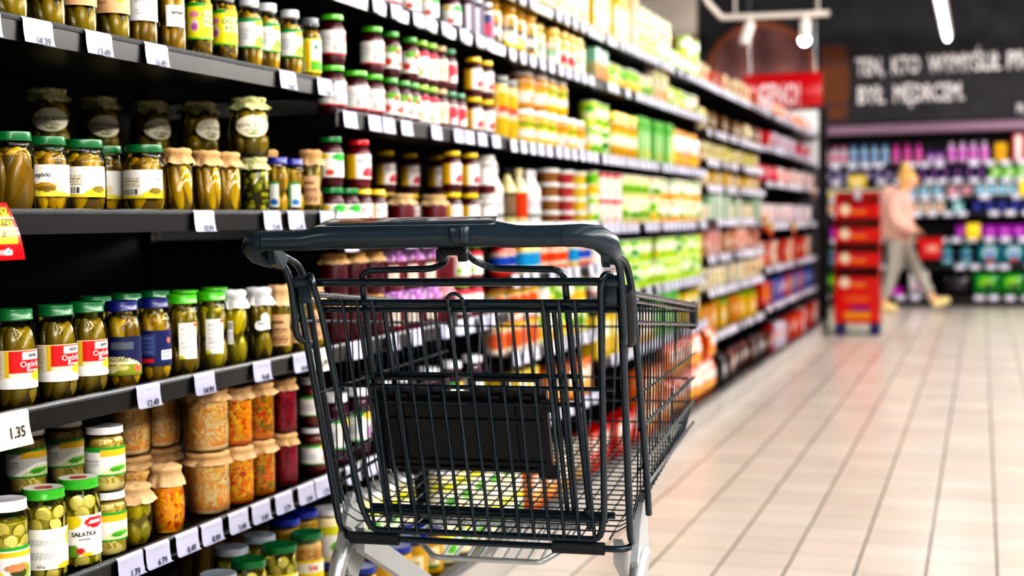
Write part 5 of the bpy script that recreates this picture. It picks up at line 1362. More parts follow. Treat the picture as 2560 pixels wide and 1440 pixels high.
m1 = carton(.11, .08, .12, '#d8ecf4', [('e', .5, .5, .3, .24, '#6ab4dc')], '#c8e0ec', 'wipe_pack'); m2 = carton(.11, .08, .11, '#f0d8e0', [('e', .5, .5, .3, .24, '#e08aa0')], '#e8c8d4', 'wipe_pack'); m3 = carton(.1, .08, .1, '#e8c82c', [('b', .5, 1, '#f2f0e0')], '#d8b81c', 'sponge_pack')
s3 = 'third shelf of the back wall'
brun(-1.9, -.9, 1.27, m3, .1, .1, .08, 'small yellow pack', 'packet', s3); brun(-.86, -.42, 1.27, m1, .11, .12, .08, 'sky blue pack', 'packet', s3); brun(-.4, -.1, 1.27, m2, .11, .11, .08, 'rose pack', 'packet', s3); brun(-.08, 1.25, 1.27, m1, .11, .12, .08, 'sky blue pack', 'packet', s3)
l1 = carton(.12, .08, .12, '#f0eeea', [('e', .5, .5, .3, .24, '#e0a868')], '#e4e0dc', 'wipe_pack'); l2 = carton(.12, .08, .12, '#9adce0', [('e', .5, .5, .3, .24, '#f2f6f6')], '#7ac8d0', 'wipe_pack'); l3 = carton(.12, .08, .13, '#1a2a6a', [('e', .5, .5, .24, .2, '#8a8ad0')], '#14205a', 'wipe_pack')
s4 = 'fourth shelf of the back wall'
brun(-1.9, -.4, 1.08, l1, .12, .12, .08, 'white pack with tan disc', 'packet', s4); brun(-.38, -.15, 1.08, l2, .12, .12, .08, 'aqua pack', 'packet', s4); brun(-.13, 1.25, 1.08, l3, .12, .13, .08, 'dark blue pack', 'packet', s4)
v1 = carton(.14, .1, .15, '#a82ab8', [('e', .5, .5, .3, .24, '#e0a0e4')], '#8a1c9a', 'wash_pack')
s5 = 'fifth shelf of the back wall'
brun(-1.9, -1.2, .78, v1, .14, .15, .1, 'purple wash pack', 'packet', s5); brun(-.3, 1.25, .78, v1, .14, .15, .1, 'purple wash pack', 'packet', s5)
d1 = carton(.24, .12, .26, '#0a8a9c', [('e', .5, .55, .28, .28, '#e0f2f4'), ('e', .52, .5, .16, .14, '#2a6ac8'), ('e', .55, .2, .22, .1, '#e85a6a')], '#08707e', 'detergent_bag', True)
d2 = bb(.07, .27, '#0e9aaa', '#e4ded0', '#d8eef0', [('e', .5, .5, .3, .3, '#1a6a9c')])
s6 = 'sixth shelf of the back wall'
brun(-1.9, -1.1, .47, d2, .15, .27, .14, 'teal detergent bottle', 'bottle', s6); brun(-.5, -.08, .47, d2, .15, .27, .14, 'teal detergent bottle', 'bottle', s6); brun(-.06, 1.25, .47, d1, .24, .26, .12, 'teal detergent bag', 'bag', s6)
g1 = carton(.26, .13, .26, '#1f9a3c', [('e', .5, .6, .3, .24, '#a8d87c'), ('e', .6, .4, .16, .14, '#1a2a2a')], '#157a2c', 'detergent_bag', True); g2 = carton(.26, .13, .26, '#141418', [('e', .5, .5, .25, .2, '#3a3a44')], '#101014', 'detergent_bag', True)
g3 = carton(.16, .12, .1, '#d01cc0', [('e', .5, .5, .3, .3, '#e86ae0')], '#b814a8', 'wash_pack'); g4 = carton(.22, .12, .3, '#f0eef0', [('e', .5, .4, .25, .2, '#d8a8d8')], '#e4e0e4', 'detergent_bag', True); g5 = bb(.07, .28, '#1cae3c', '#158a2c', '#d8f2d8')
s7 = 'base shelf of the back wall'
brun(-1.9, -1.25, .12, g1, .26, .26, .13, 'green detergent bag', 'bag', s7, y=BYF - .04); brun(-1.1, -.82, .12, g3, .16, .1, .12, 'magenta wash pack', 'packet', s7, y=BYF - .04); brun(-.82, -.58, .12, g4, .22, .3, .12, 'white detergent bag', 'bag', s7, y=BYF - .04)
brun(-.42, -.14, .12, g2, .26, .26, .13, 'black detergent bag', 'bag', s7, y=BYF - .04); brun(-.1, .46, .12, g1, .26, .26, .13, 'green detergent bag', 'bag', s7, y=BYF - .04); brun(.48, .62, .12, g5, .15, .28, .14, 'green cleaner bottle', 'bottle', s7, y=BYF - .04); brun(.64, 1.25, .12, g1, .26, .26, .13, 'green detergent bag', 'bag', s7, y=BYF - .04)
for zi, z in enumerate(BZ):
    x = -1.95
    while x < 1.28:
        if random.random() < .85 and not (zi == 6 and -.5 < x < -.05):
            fartag(x, BYF + (.005 if z > .2 else -.051), z, .11, .056, 1)
        x += random.uniform(.14, .2)
o = FARTAGS.build('price_tag', 'print', smooth=0)
tag(o, 'white price tags dotted along the rails of the farthest shelves', 'price tag', kind='stuff')
for i, (x, z, w) in enumerate(((-.1, .79, .15), (.48, 1.27, .16))):
    mb = MB(); mb.box(-w / 2, w / 2, -.004, 0, -.01, .16, hx('#f0d41c'), .001); o = mb.build('offer_sign', 'print'); o.location = (x, BYF - .03, z)
    tag(o, ('yellow offer card on the dark fifth shelf of the back wall', 'yellow offer card at the far side of the third back wall shelf')[i], 'offer card')

# ---------------------------------------------------------------- red tiered display by the end of the racks
t = empty('display_stand', (-1.055, 12.95, 0))
RD = '#e0100c'
def dpaint(mb, x0, x1, z0, z1, yb, yt, pt, nu=26, nv=16):
    vs, cs = [], []
    for j in range(nv + 1):
        for i in range(nu + 1):
            u, v = i / nu, j / nv
            vs.append((x0 + (x1 - x0) * u, yb + (yt - yb) * v, z0 + (z1 - z0) * v)); cs.append(pt(u, v))
    mb.add(vs, [(j * (nu + 1) + i, j * (nu + 1) + i + 1, (j + 1) * (nu + 1) + i + 1, (j + 1) * (nu + 1) + i) for j in range(nv) for i in range(nu)], cols=cs)
mb = MB()
for s in (-1, 1):
    x = s * .19
    for k in range(4):
        z0 = .39 + .215 * k; z1 = z0 + .215
        mb.box(x - .004, x + .004, -.06 + .02 * k, .2, z0, z1, hx('#d00c0a'))
mb.box(-.194, .194, .196, .204, .11, 1.27, hx('#c00a0a'))
mb.build('side_panel', 'gloss', t, 0)
for k in range(4):
    z0 = .39 + .215 * k
    mb = MB(); y0 = -.08 + .02 * k
    mb.box(-.186, .186, y0 + .004, .196, z0, z0 + .006, hx('#a00808'))
    pt = painter(RD, [('e', .22, .62, .13, .42, '#f6efdc'), ('r', .38, .7, .28, .62, '#f08a0c'), ('r', .46, .66, .68, .8, '#b0207c')])
    dpaint(mb, -.186, .186, z0, z0 + .125, y0, y0 - .01, pt)
    mb.box(-.186, .186, y0 + .002, y0 + .006, z0, z0 + .12, hx('#b00a0a'))
    mb.build('tray', 'gloss', t, 0)
mb = MB()
pt = painter(RD, [('e', .5, .76, .33, .12, '#e86a4c'), ('e', .5, .76, .28, .08, '#f0a08c'), ('r', .36, .78, .4, .52, '#8a2a9a'), ('r', .22, .82, .12, .36, '#f0a20c')])
dpaint(mb, -.194, .194, .11, .39, -.085, -.085, pt, 40, 30)
mb.box(-.194, .194, -.083, .2, .105, .115, hx('#b00a0a')); mb.box(-.194, -.188, -.083, .196, .11, .39, hx('#c80c0a')); mb.box(.188, .194, -.083, .196, .11, .39, hx('#c80c0a'))
mb.build('front_panel', 'gloss', t, 0)
pt = painter('#f0d818', [('e', .5, .45, .3, .3, '#f8f4d8')])
mb = MB(); dpaint(mb, -.075, .075, 1.31, 1.42, .05, .05, pt); mb.box(-.075, .075, .052, .056, 1.31, 1.42, hx('#d8c010')); mb.box(-.03, .03, .056, .06, 1.2, 1.33, hx('#e8e4f0')); mb.box(-.06, .06, .058, .19, 1.2, 1.206, hx('#c00a0a'))
mb.build('header_card', 'gloss', t, 0)
for s in (-1, 1):
    MB().box(s * .15 - .04, s * .15 + .04, -.07, .19, 0, .1, bev=.006).build('foot', 'navy', t)
tag(t, 'red cardboard display with four tiers on navy feet beside the rack end', 'display stand')
egg = K(lambda: (lambda mb: (mb.ell((0, 0, .045), .035, .035, .045, '#f0e4cc', None, 14, 10, '#d8301c'), mb.build('chocolate_egg', 'gloss'))[1])(MB()))
for k in range(4):
    for i, x in enumerate((-.12, -.04, .04, .12)):
        egg.use((-1.055 + x, 12.95 + .075, .39 + .215 * k + .0065), 0, f'foil-wrapped egg on the red display, {nth(i)} in the {nth(3 - k)} tier', 'chocolate egg', 'eggs on the red display')
# red hanging sign
t = empty('hanging_sign', (-1.76, 13.35, 2.07))
pt = painter('#d8041c', [])
mb = MB(); mb.box(-.36, .36, 0, .012, 0, .31, hx('#d8041c'), .003); mb.build('board', 'gloss', t)
mb = MB(); words_mesh(mb, 'CENO!', -.22, .16, .02, .2, -.003, hx('#f2e4ea')); mb.build('printing', 'print', t, 0)
mb = MB()
for x in (-.3, .3): mb.tube([(x, .006, .31), (x, .006, ZC - 2.07 - .001)], .003, 6)
mb.build('wire', 'zinc', t)
tag(t, 'red hanging sign with large white letters over the end of the racks', 'sign')
ef = bpy.data.objects['end_frame']
mb = MB(); pt = painter('#eef2f4', [('l', .1, .9, .1, .9, 12, '#b8c4cc')]); dpaint(mb, -1.64, -1.412, 1.5, 2.02, -.018, -.018, pt, 30, 40)
o = mb.build('poster', 'print', ef, 0); o['label'] = 'white printed poster on the panel'
# ---------------------------------------------------------------- lights
tube_m = emis('lamp_diffuser', '#f4fbff', 7)
FILL_ROWS = {.9: 22, 2.2: 75, 3.6: 95, -4.2: 75}  # unseen lamp rows added as fill for shelf fronts, floor and beige wall
lamp_k = None; _lm = {}
def lamp(x, y, label):
    global lamp_k
    if lamp_k is None:
        t = empty('ceiling_lamp')
        mb = MB(); mb.box(-.05, .05, -.75, .75, .012, .075, bev=.006); mb.build('housing', 'white', t)
        mb = MB(); mb.tube([(0, -.74, 0), (0, .74, 0)], .026, 10); mb.build('diffuser', tube_m, t)
        mb = MB()
        for yy in (-.5, .5): mb.tube([(0, yy, .07), (0, yy, ZC - 2.95 - .002)], .002, 5)
        mb.build('wire', 'zinc', t)
        lamp_k = t; r = t
    else: r = dup(lamp_k)
    if x != -.36:
        d = [q for q in r.children if q.name.startswith('diffuser')][0]
        if x not in _lm:
            _lm[x] = d.data.copy(); _lm[x].materials[0] = emis('lamp_diffuser', '#fff9f2', FILL_ROWS[x])
        d.data = _lm[x]
    r.location = (x, y, 2.95)
    tag(r, label, 'ceiling lamp', 'linear lamps in rows along the aisles')
i = 0
for x in (-.36, .9, 2.2, 3.6, -4.2):  # only the first row is the aisle's own, the rest are added fill
    for k in range(13):
        y = -4.4 + 1.65 * k
        lamp(x, y, f'white linear ceiling lamp, {nth(k)} in the {("aisle", "added second fill", "added third fill", "added fourth fill", "added next aisle fill")[(-.36, .9, 2.2, 3.6, -4.2).index(x)]} row')
# track with two spotlights
t = empty('track_light', (-1.45, 10.7, 2.55))
mb = MB(); mb.tube([(-.40, -.05, .0), (.38, .05, 0)], .022, 8); mb.tube([(-.40, -.05, 0), (-.48, -.2, .1), (-.52, -.25, .24)], .02, 8, fil=.03)
mb.tube([(-.3, -.04, .02), (-.3, -.04, ZC - 2.552)], .006, 6); mb.tube([(.3, .04, .02), (.3, .04, ZC - 2.552)], .006, 6)
mb.build('rail', 'white', t)
for x, tilt, on in ((-.195, .25, 0), (.21, 0, 1)):
    mb = MB(); mb.tube([(x, 0, -.01), (x, 0, -.055)], .014, 8)
    mb.tube([(x, 0, -.05), (x - tilt * .16, -.04, -.2)], .036, 14); o = mb.build('spotlight', 'white', t)
    mb = MB()
    if on: mb.ell((x - tilt * .16, -.045, -.2), .037, .03, .037, (1, 1, 1, 1))
    else: mb.tube([(x - tilt * .16, -.04, -.2), (x - tilt * .165, -.042, -.206)], .03, 12)
    mb.build('lens', emis('spot_lens', '#e6fbff', 30) if on else 'white', o)
tag(t, 'white track rail with two spotlights hanging before the barrel picture', 'track light')

# ---------------------------------------------------------------- the shopper
def skin_mesh(name, J, E, rad, mats, parent=None, sub=2, col=(.8, .8, .8, 1), root=0):
    me = bpy.data.meshes.new(name); me.from_pydata(J, E, []); me.update()
    o = bpy.data.objects.new(name, me); COL.objects.link(o)
    sm = o.modifiers.new('s', 'SKIN'); sm.use_smooth_shade = True
    for i, v in enumerate(me.skin_vertices[0].data):
        r = rad[i]; v.radius = r if isinstance(r, tuple) else (r, r)
    me.skin_vertices[0].data[root].use_root = True
    ss = o.modifiers.new('d', 'SUBSURF'); ss.levels = sub; ss.render_levels = sub
    dg = bpy.context.evaluated_depsgraph_get(); dg.update()
    m2 = bpy.data.meshes.new_from_object(o.evaluated_get(dg)); m2.name = name
    bpy.data.objects.remove(o)
    m2.materials.clear(); m2.materials.append(M[mats])
    at = m2.color_attributes.new('Col', 'FLOAT_COLOR', 'POINT'); c = hx(col)
    at.data.foreach_set('color', [x for _ in m2.vertices for x in c])
    m2.polygons.foreach_set('use_smooth', [True] * len(m2.polygons))
    q = bpy.data.objects.new(name, m2); COL.objects.link(q)
    if parent: q.parent = parent
    return q
Y0 = 16.1
def P(x, y, z): return (x, Y0 + y, z)
J = [P(-.87, 0, .86), P(-.885, 0, 1.0), P(-.895, 0, 1.17), P(-.845, 0, 1.29), P(-.79, 0, 1.36), P(-.755, 0, 1.44), P(-.745, 0, 1.51),        # 0-6 pelvis to crown
     P(-.9, -.16, 1.2), P(-.885, -.22, .98), P(-.72, -.21, .9), P(-.65, -.2, .875),            # 7-10 near arm
     P(-.9, .16, 1.2), P(-.93, .21, .98), P(-.8, .22, .84), P(-.74, .22, .8),                  # 11-14 far arm
     P(-.88, -.085, .8), P(-.92, -.09, .46), P(-1.03, -.09, .1), P(-.93, -.095, .045),         # 15-18 rear leg
     P(-.85, .085, .8), P(-.70, .09, .47), P(-.51, .09, .13), P(-.37, .09, .11)]               # 19-22 front leg
E2 = [(0, 1), (1, 2), (2, 3), (3, 4), (4, 5), (5, 6), (2, 7), (7, 8), (8, 9), (9, 10), (2, 11), (11, 12), (12, 13), (13, 14), (0, 15), (15, 16), (16, 17), (17, 18), (0, 19), (19, 20), (20, 21), (21, 22)]
rad = [.13, .115, .13, .07, .06, .112, .09, .06, .045, .034, .03, .06, .045, .034, .03, .085, .055, .04, .03, .085, .055, .04, .03]
for s, k0, sg in ((10, 23, -1), (14, 28, 1)):     # five fingers on each hand, curled
    hxp = J[s]
    for f in range(5):
        J.append((hxp[0] + (.04 if f < 4 else .02), hxp[1] + (-.024 + .016 * f if f < 4 else -sg * .035), hxp[2] - (.02 if f < 4 else .0)))
        E2.append((s, len(J) - 1)); rad.append(.009)
        J.append((hxp[0] + (.035 if f < 4 else .045), J[-1][1], hxp[2] - (.05 if f < 4 else .02)))
        E2.append((len(J) - 2, len(J) - 1)); rad.append(.008)
person = skin_mesh('person', J, E2, rad, 'matte', None, 2, '#e2b08c')
tag(person, 'shopper in a pale pink padded jacket and grey trousers striding past the back shelves', 'person')
skin_mesh('jacket', [P(-.865, 0, .76), P(-.885, 0, .92), P(-.91, 0, 1.1), P(-.9, 0, 1.22), P(-.825, 0, 1.345), P(-.92, -.17, 1.2), P(-.9, -.235, .98), P(-.73, -.215, .905), P(-.67, -.2, .885), P(-.92, .17, 1.2), P(-.94, .22, .98), P(-.81, .225, .85), P(-.77, .22, .82)],
          [(0, 1), (1, 2), (2, 3), (3, 4), (3, 5), (5, 6), (6, 7), (7, 8), (3, 9), (9, 10), (10, 11), (11, 12)], [.2, .205, .19, .15, .095, .09, .085, .07, .055, .09, .085, .07, .055], 'fabric', person, 2, '#d6aea2')
skin_mesh('hood', [P(-.96, -.11, 1.29), P(-.985, 0, 1.32), P(-.96, .11, 1.29)], [(0, 1), (1, 2)], [.075, .1, .075], 'fabric', person, 2, '#e2bfb4', 1)
skin_mesh('trousers', [P(-.87, 0, .88), P(-.88, -.08, .74), P(-.92, -.09, .46), P(-1.02, -.09, .13), P(-.85, .08, .74), P(-.70, .09, .47), P(-.53, .09, .17)], [(0, 1), (1, 2), (2, 3), (0, 4), (4, 5), (5, 6)],
          [.135, .115, .082, .06, .115, .082, .06], 'fabric', person, 2, '#a9a69f')
for a, b, c in ((P(-1.05, -.09, .06), P(-.97, -.092, .05), P(-.87, -.095, .04)), (P(-.53, .09, .075), P(-.43, .09, .1), P(-.33, .09, .135))):
    skin_mesh('shoe', [a, b, c], [(0, 1), (1, 2)], [(.05, .055), (.045, .05), (.036, .036)], 'fabric', person, 2, '#e8d8a0', 1)
mb = MB(); mb.ell((-.788, Y0, 1.475), .098, .1, .1, '#e0bc78', None, 18, 12, '#c89c58'); mb.ell((-.815, Y0, 1.375), .055, .08, .06, '#d0a864', None, 14, 8); mb.ell((-.80, Y0, 1.592), .05, .05, .042, '#e6c484', None, 14, 8)
mb.build('hair', 'matte', person)
mb = MB(); fx_ = -.755 + .088
for s in (-1, 1):
    mb.ell((fx_ - .006, Y0 + s * .034, 1.45), .01, .012, .008, '#2a2018'); mb.ell((-.745, Y0 + s * .092, 1.425), .018, .01, .03, '#d8a282')
mb.ell((fx_ + .004, Y0, 1.42), .018, .013, .024, '#dca888'); mb.ell((fx_ - .008, Y0, 1.385), .01, .024, .007, '#b85a50')
mb.build('face', 'matte', person)
# the red basket on her arm
t = empty('shopping_basket', (-.53, 15.86, .585))
mb = MB()
for z0, z1, k0, k1 in ((0, .22, .8, 1.0),):
    a = [(-.13 * k0, -.1 * k0), (.13 * k0, -.1 * k0), (.13 * k0, .1 * k0), (-.13 * k0, .1 * k0)]; b = [(x / k0 * k1, y / k0 * k1) for x, y in a]
    mb.add([(x, y, z0) for x, y in a] + [(x, y, z1) for x, y in b], [(0, 1, 5, 4), (1, 2, 6, 5), (2, 3, 7, 6), (3, 0, 4, 7), (3, 2, 1, 0)], hx('#d8101c'))
mb.tube([(-.13, -.1, .22), (.13, -.1, .22), (.13, .1, .22), (-.13, .1, .22)], .01, 6, col=hx('#c00c18'), closed=True)
mb.build('basket_body', 'gloss', t, 0)
mb = MB(); mb.tube([(-.09, -.1, .22), (-.085, -.03, .295), (-.085, .03, .295), (-.09, .1, .22)], .008, 6, fil=.03, col=hx('#1a1a1c')); mb.build('handle', 'matte', t)
mb = MB(); mb.ell((.02, -.103, .11), .07, .003, .04, '#f0c0b8'); mb.build('printing', 'gloss', t)
tag(t, "red shopping basket carried in the shopper's hand", 'basket')
# ---------------------------------------------------------------- the shopping cart
CART = empty('shopping_cart', (-.819 + .004, 2.0834, 0), R(3.25))
tag(CART, 'empty dark slate wire shopping cart standing in the aisle beside the jam shelves', 'shopping cart')
def part(mb, name, m, parent=CART, smooth=50, label=None):
    o = mb.build(name, m, parent, smooth)
    if label: o['label'] = label
    return o
def loft(mb, secs, n=24, ex=2.4):
    """secs: (x, yc, zc, ry, rz) cross-sections across the cart"""
    vs = []
    for x, yc, zc, ry, rz in secs:
        for k in range(n):
            a = 2 * PI * k / n; c, s = cos(a), sin(a)
            vs.append((x, yc + ry * math.copysign(abs(c) ** (2 / ex), c), zc + rz * math.copysign(abs(s) ** (2 / ex), s)))
    fs = []
    for i in range(len(secs) - 1):
        for k in range(n):
            k2 = (k + 1) % n; fs.append((i * n + k, (i + 1) * n + k, (i + 1) * n + k2, i * n + k2))
    fs.append(tuple(range(n))); fs.append(tuple((len(secs) - 1) * n + k for k in reversed(range(n))))
    mb.add(vs, fs)
def gate_y(z): return .08 + (.923 - z) * .318
# handle
mb = MB()
loft(mb, [(-.294, 0, 1.0285, .0155, .016), (-.24, 0, 1.0288, .0158, .0162), (-.222, .001, 1.0292, .017, .0168), (-.2, .008, 1.033, .025, .0195), (-.178, .016, 1.0355, .034, .0215), (-.05, .016, 1.036, .034, .0215), (.085, .016, 1.0362, .034, .0212), (.108, .008, 1.0335, .025, .0195), (.13, .002, 1.0315, .018, .0175), (.15, 0, 1.031, .016, .017), (.206, 0, 1.0315, .0155, .0168)])
hd = part(mb, 'handle', 'cartplastic', smooth=35)
mb = MB(); mb.tube([(-.294, 0, 1.0285), (-.311, .002, 1.027), (-.321, .014, 1.02), (-.32, .034, 1.008), (-.312, .052, .998), (-.304, .062, .99)], [.0168, .0182, .0195, .019, .015, .009], 16)
part(mb, 'end_cap', 'cartplastic', hd)
mb = MB(); mb.tube([(.206, 0, 1.0315), (.234, .001, 1.0315), (.256, .008, 1.028), (.268, .024, 1.018), (.271, .046, 1.004), (.272, .062, .991)], [.0172, .018, .0195, .02, .016, .009], 16)
part(mb, 'end_cap', 'cartplastic', hd)
pt = painter('#6d727c', [('l', .02, .98, .1, .92, 5, '#d8d2d0'), ('r', .1, .3, .3, .8, '#a8705a'), ('r', .4, .6, .3, .8, '#5a5a66'), ('r', .66, .8, .2, .7, '#b8a0a8'), ('b', 0, .08, '#e0dcda'), ('b', .92, 1, '#dedada')])
mb = MB(); vs, cs = [], []
for j in range(9):
    for i in range(41):
        u, v = i / 40, j / 8
        xx = -.196 + .29 * u + (v - .5) * (.01 if u < .5 else -.01)
        vs.append((xx, -.012 + .054 * v, 1.0505 + .0015 * sin(PI * v) + .013 * v)); cs.append(pt(u, v))
mb.add(vs, [(j * 41 + i, j * 41 + i + 1, (j + 1) * 41 + i + 1, (j + 1) * 41 + i) for j in range(8) for i in range(40)], cols=cs)
part(mb, 'advert_panel', 'gloss', hd, 60, 'glossy printed panel let into the top of the handle')
mb = MB(); mb.box(.027, .060, -.026, -.012, 1.021, 1.050, bev=.006); mb.box(.047, .052, -.028, -.012, 1.024, 1.047, bev=.002)
part(mb, 'coin_lock', 'cartplastic', hd)
# bent wires under each handle end
SR = .0062
for s in (-1, 1):
    mb = MB()
    e_ = .297 if s < 0 else .272
    mb.tube([(s * e_, .02, 1.012), (s * (e_ + .287) / 2 if s > 0 else s * .287, .064, .984), (s * .281, .074, .955), (s * .281, .092, .862), (s * .274, .13, .852)], SR, 8, fil=.016)
    mb.tube([(s * (e_ - .004), .05, 1.008), (s * (.286 if s < 0 else .28), .118, .987), (s * .284, .146, .945), (s * .286, .262, .60), (s * .284, .285, .545)], SR, 8, fil=.025)
    part(mb, 'handle_bracket', 'cart')
    mb = MB(); q = [(s * (e_ - .001), .01, 1.016), (s * (e_ - .002), .052, 1.010), (s * (e_ - .004), .066, .998), (s * (e_ - .004), .046, .981), (s * (e_ - .001), .022, .99)]
    mb.add(q + [(x - s * .012, y, z) for x, y, z in q], [(0, 1, 2, 3, 4), (9, 8, 7, 6, 5)] + [(k, (k + 1) % 5, 5 + (k + 1) % 5, 5 + k) for k in range(5)])
    part(mb, 'bracket_plate', 'cartplastic', smooth=20)
mb = MB(); mb.tube([(.2855, .084, .945), (.2865, .095, .93), (.2865, .105, .868), (.285, .118, .858)], .0105, 10, fil=.01)
part(mb, 'side_bumper', 'blackplastic')
# rear frame: one bent tube, axle bar and two posts
mb = MB(); mb.tube([(-.262, .262, .497), (-.263, .222, .515), (-.277, .085, .957), (.277, .085, .957), (.263, .222, .515), (.262, .262, .497)], .0064, 10, fil=.022)
mb.tube([(-.277, .088, .955), (.277, .088, .955)], .0052, 8)
part(mb, 'rear_frame', 'cart')
for s in (-1, 1):
    mb = MB(); mb.tube([(s * .25, .082, .957), (s * .276, .082, .957)], .0105, 12); mb.box(s * .262 - .012, s * .262 + .012, .078, .09, .922, .957, bev=.004)
    part(mb, 'axle_collar', 'cartplastic')
# swinging rear gate
C0 = .006
mb = MB()
gl, gr = -.252 + C0, .252 + C0
mb.tube([(gl - .008, .088, .948), (gl - .006, .078, .969), (gl + .004, .066, .969), (gl + .009, .064, .95), (gl + .012, gate_y(.92), .92), (gl + .034, gate_y(.56), .56), (gl + .046, gate_y(.512) + .004, .513), (gr - .046, gate_y(.512) + .004, .513), (gr - .034, gate_y(.56), .56), (gr - .012, gate_y(.92), .92), (gr - .009, .064, .95), (gr - .004, .066, .969), (gr + .006, .078, .969), (gr + .008, .088, .948)], .0057, 9, fil=.016)
gate = part(mb, 'rear_gate', 'cart')
mb = MB(); mb.tube([(gl + .006, gate_y(.923) + .008, .923), (gr + .012, gate_y(.923) + .008, .923)], .0056, 9); mb.tube([(gl + .012, gate_y(.912) + .012, .911), (gr + .012, gate_y(.912) + .012, .911)], .0046, 8)
mb.tube([(gl + .02, gate_y(.778) + .007, .779), (gr - .002, gate_y(.778) + .007, .779)], .0036, 8)
mb.tube([(gl + .036, gate_y(.548) + .007, .548), (gr - .03, gate_y(.548) + .007, .548)], .0045, 8)
part(mb, 'gate_bar', 'cart', gate)
mb = MB()
X = [C0 + (i - 7.5) * .0264 for i in range(16)]
for i, x in enumerate(X):
    zt = .928 if i in (0, 1, 2, 13, 14, 15) else .783
    if i in (7, 8): continue
    mb.tube([(x, gate_y(zt) - .002, zt), (x, gate_y(.512) - .001, .514)], .0031, 7)
xm = (X[7] + X[8]) / 2; rr = (X[8] - X[7]) / 2
mb.tube([(X[7], gate_y(.514) - .001, .514), (X[7], gate_y(.926) - .004, .926)] + [(xm - rr * cos(PI * k / 8), gate_y(.926 + rr * sin(PI * k / 8)) - .006, .926 + rr * sin(PI * k / 8)) for k in range(9)] + [(X[8], gate_y(.926) - .004, .926), (X[8], gate_y(.514) - .001, .514)], .0033, 8)
part(mb, 'gate_wires', 'cart', gate)
# folded child seat behind the gate
def sy(z): return gate_y(z) + .022
mb = MB()
cs_ = .012
mb.tube([(cs_ - .182, sy(.548) + .004, .545), (cs_ - .176, sy(.8), .80), (cs_ - .173, sy(.975), .9765), (cs_ - .045, sy(.98), .979), (cs_ - .017, sy(1.0) - .004, .992), (cs_ - .013, .028, 1.012)], .0055, 9, fil=.02)
mb.tube([(cs_ + .182, sy(.548) + .004, .545), (cs_ + .176, sy(.8), .80), (cs_ + .173, sy(.975), .9765), (cs_ + .055, sy(.98), .979), (cs_ + .027, sy(1.0) - .004, .992), (cs_ + .023, .028, 1.012)], .0055, 9, fil=.02)
seat = part(mb, 'child_seat', 'cart')
mb = MB()
for a, b, z, r_ in ((-.2, .184, .798, .0042), (-.19, .186, .749, .0042), (-.215, .225, .553, .006), (-.2, .2, .541, .0045), (-.178, .178, .912, .0042)):
    mb.tube([(cs_ + a, sy(z) + .004, z), (cs_ + b, sy(z) + .004, z)], r_, 8)
for x in (-.142, .138, .150):
    mb.tube([(cs_ + x, sy(.91) + .003, .912), (cs_ + x + .004, sy(.55) + .006, .55)], .0045, 8)
part(mb, 'seat_frame', 'cart', seat)
mb = MB()
for k in range(-5, 6):
    mb.tube([(cs_ + k * .0262, sy(.912) + .002, .912), (cs_ + k * .0262, sy(.798) + .003, .798)], .0027, 6)
part(mb, 'seat_wires', 'cart', seat)
mb = MB(); mb.box(cs_ - .017, cs_ + .027, .018, .034, 1.002, 1.0165, bev=.003)
for x in (-.013, .023): mb.box(cs_ + x - .007, cs_ + x + .007, .018, .036, .992, 1.012, bev=.003)
part(mb, 'seat_clip', 'blackplastic', seat)
for s in (-1, 1):
    mb = MB(); mb.tube([(cs_ + s * .178, sy(.55) - .006, .565), (cs_ + s * .182, sy(.53) - .004, .53)], .0062, 8); part(mb, 'hinge_sleeve', 'cartplastic', seat)
# black plastic flap
def fy(z): return gate_y(z) + .036
mb = MB()
x0, x1, z0, z1 = -.160, .128, .628, .768
nx, nz = 12, 10
def slab(mb, x0, x1, z0, z1, off, th):
    v = []
    for z in (z0, z1):
        for x in (x0, x1):
            v += [(x, fy(z) + off, z), (x, fy(z) + off + th, z)]
    mb.add(v, [(0, 2, 6, 4), (1, 5, 7, 3), (0, 1, 3, 2), (4, 6, 7, 5), (0, 4, 5, 1), (2, 3, 7, 6)])
slab(mb, x0, x1, z0, z1, 0, .005)
for z in (.628, .64, .715, .752): slab(mb, x0 - .003, x1 + .003, z - .003, z + .003, -.005, .012)
for x in (-.105, .03, .075): slab(mb, x - .002, x + .002, z0, z1, -.004, .008)
slab(mb, x0 - .006, x0 + .004, z0 - .004, z1 + .004, -.006, .014); slab(mb, x1 - .004, x1 + .006, z0 - .014, z1 + .004, -.006, .014)
slab(mb, x1 - .02, x1 + .012, z0 - .012, z0 + .012, -.004, .01)
for x in (-.12, -.06, .045, .1): slab(mb, x - .009, x + .009, .742, .762, -.006, .012)
slab(mb, x0 - .012, x0 + .004, .742, .785, -.01, .014); slab(mb, x1 - .004, x1 + .016, .735, .757, -.012, .016)
flap = part(mb, 'seat_flap', 'blackplastic', seat, 25)
for a, b in ((-.158, -.032), (.008, .130)):
    mb = MB()
    for z in (.774, .7915): slab(mb, a, b, z - .0022, z + .0022, -.028, .026)
    for x in (a + .003, (a + b) / 2, b - .003): slab(mb, x - .0028, x + .0028, .77, .793, -.029, .028)
    part(mb, 'flap_clip', 'blackplastic', flap, 25)
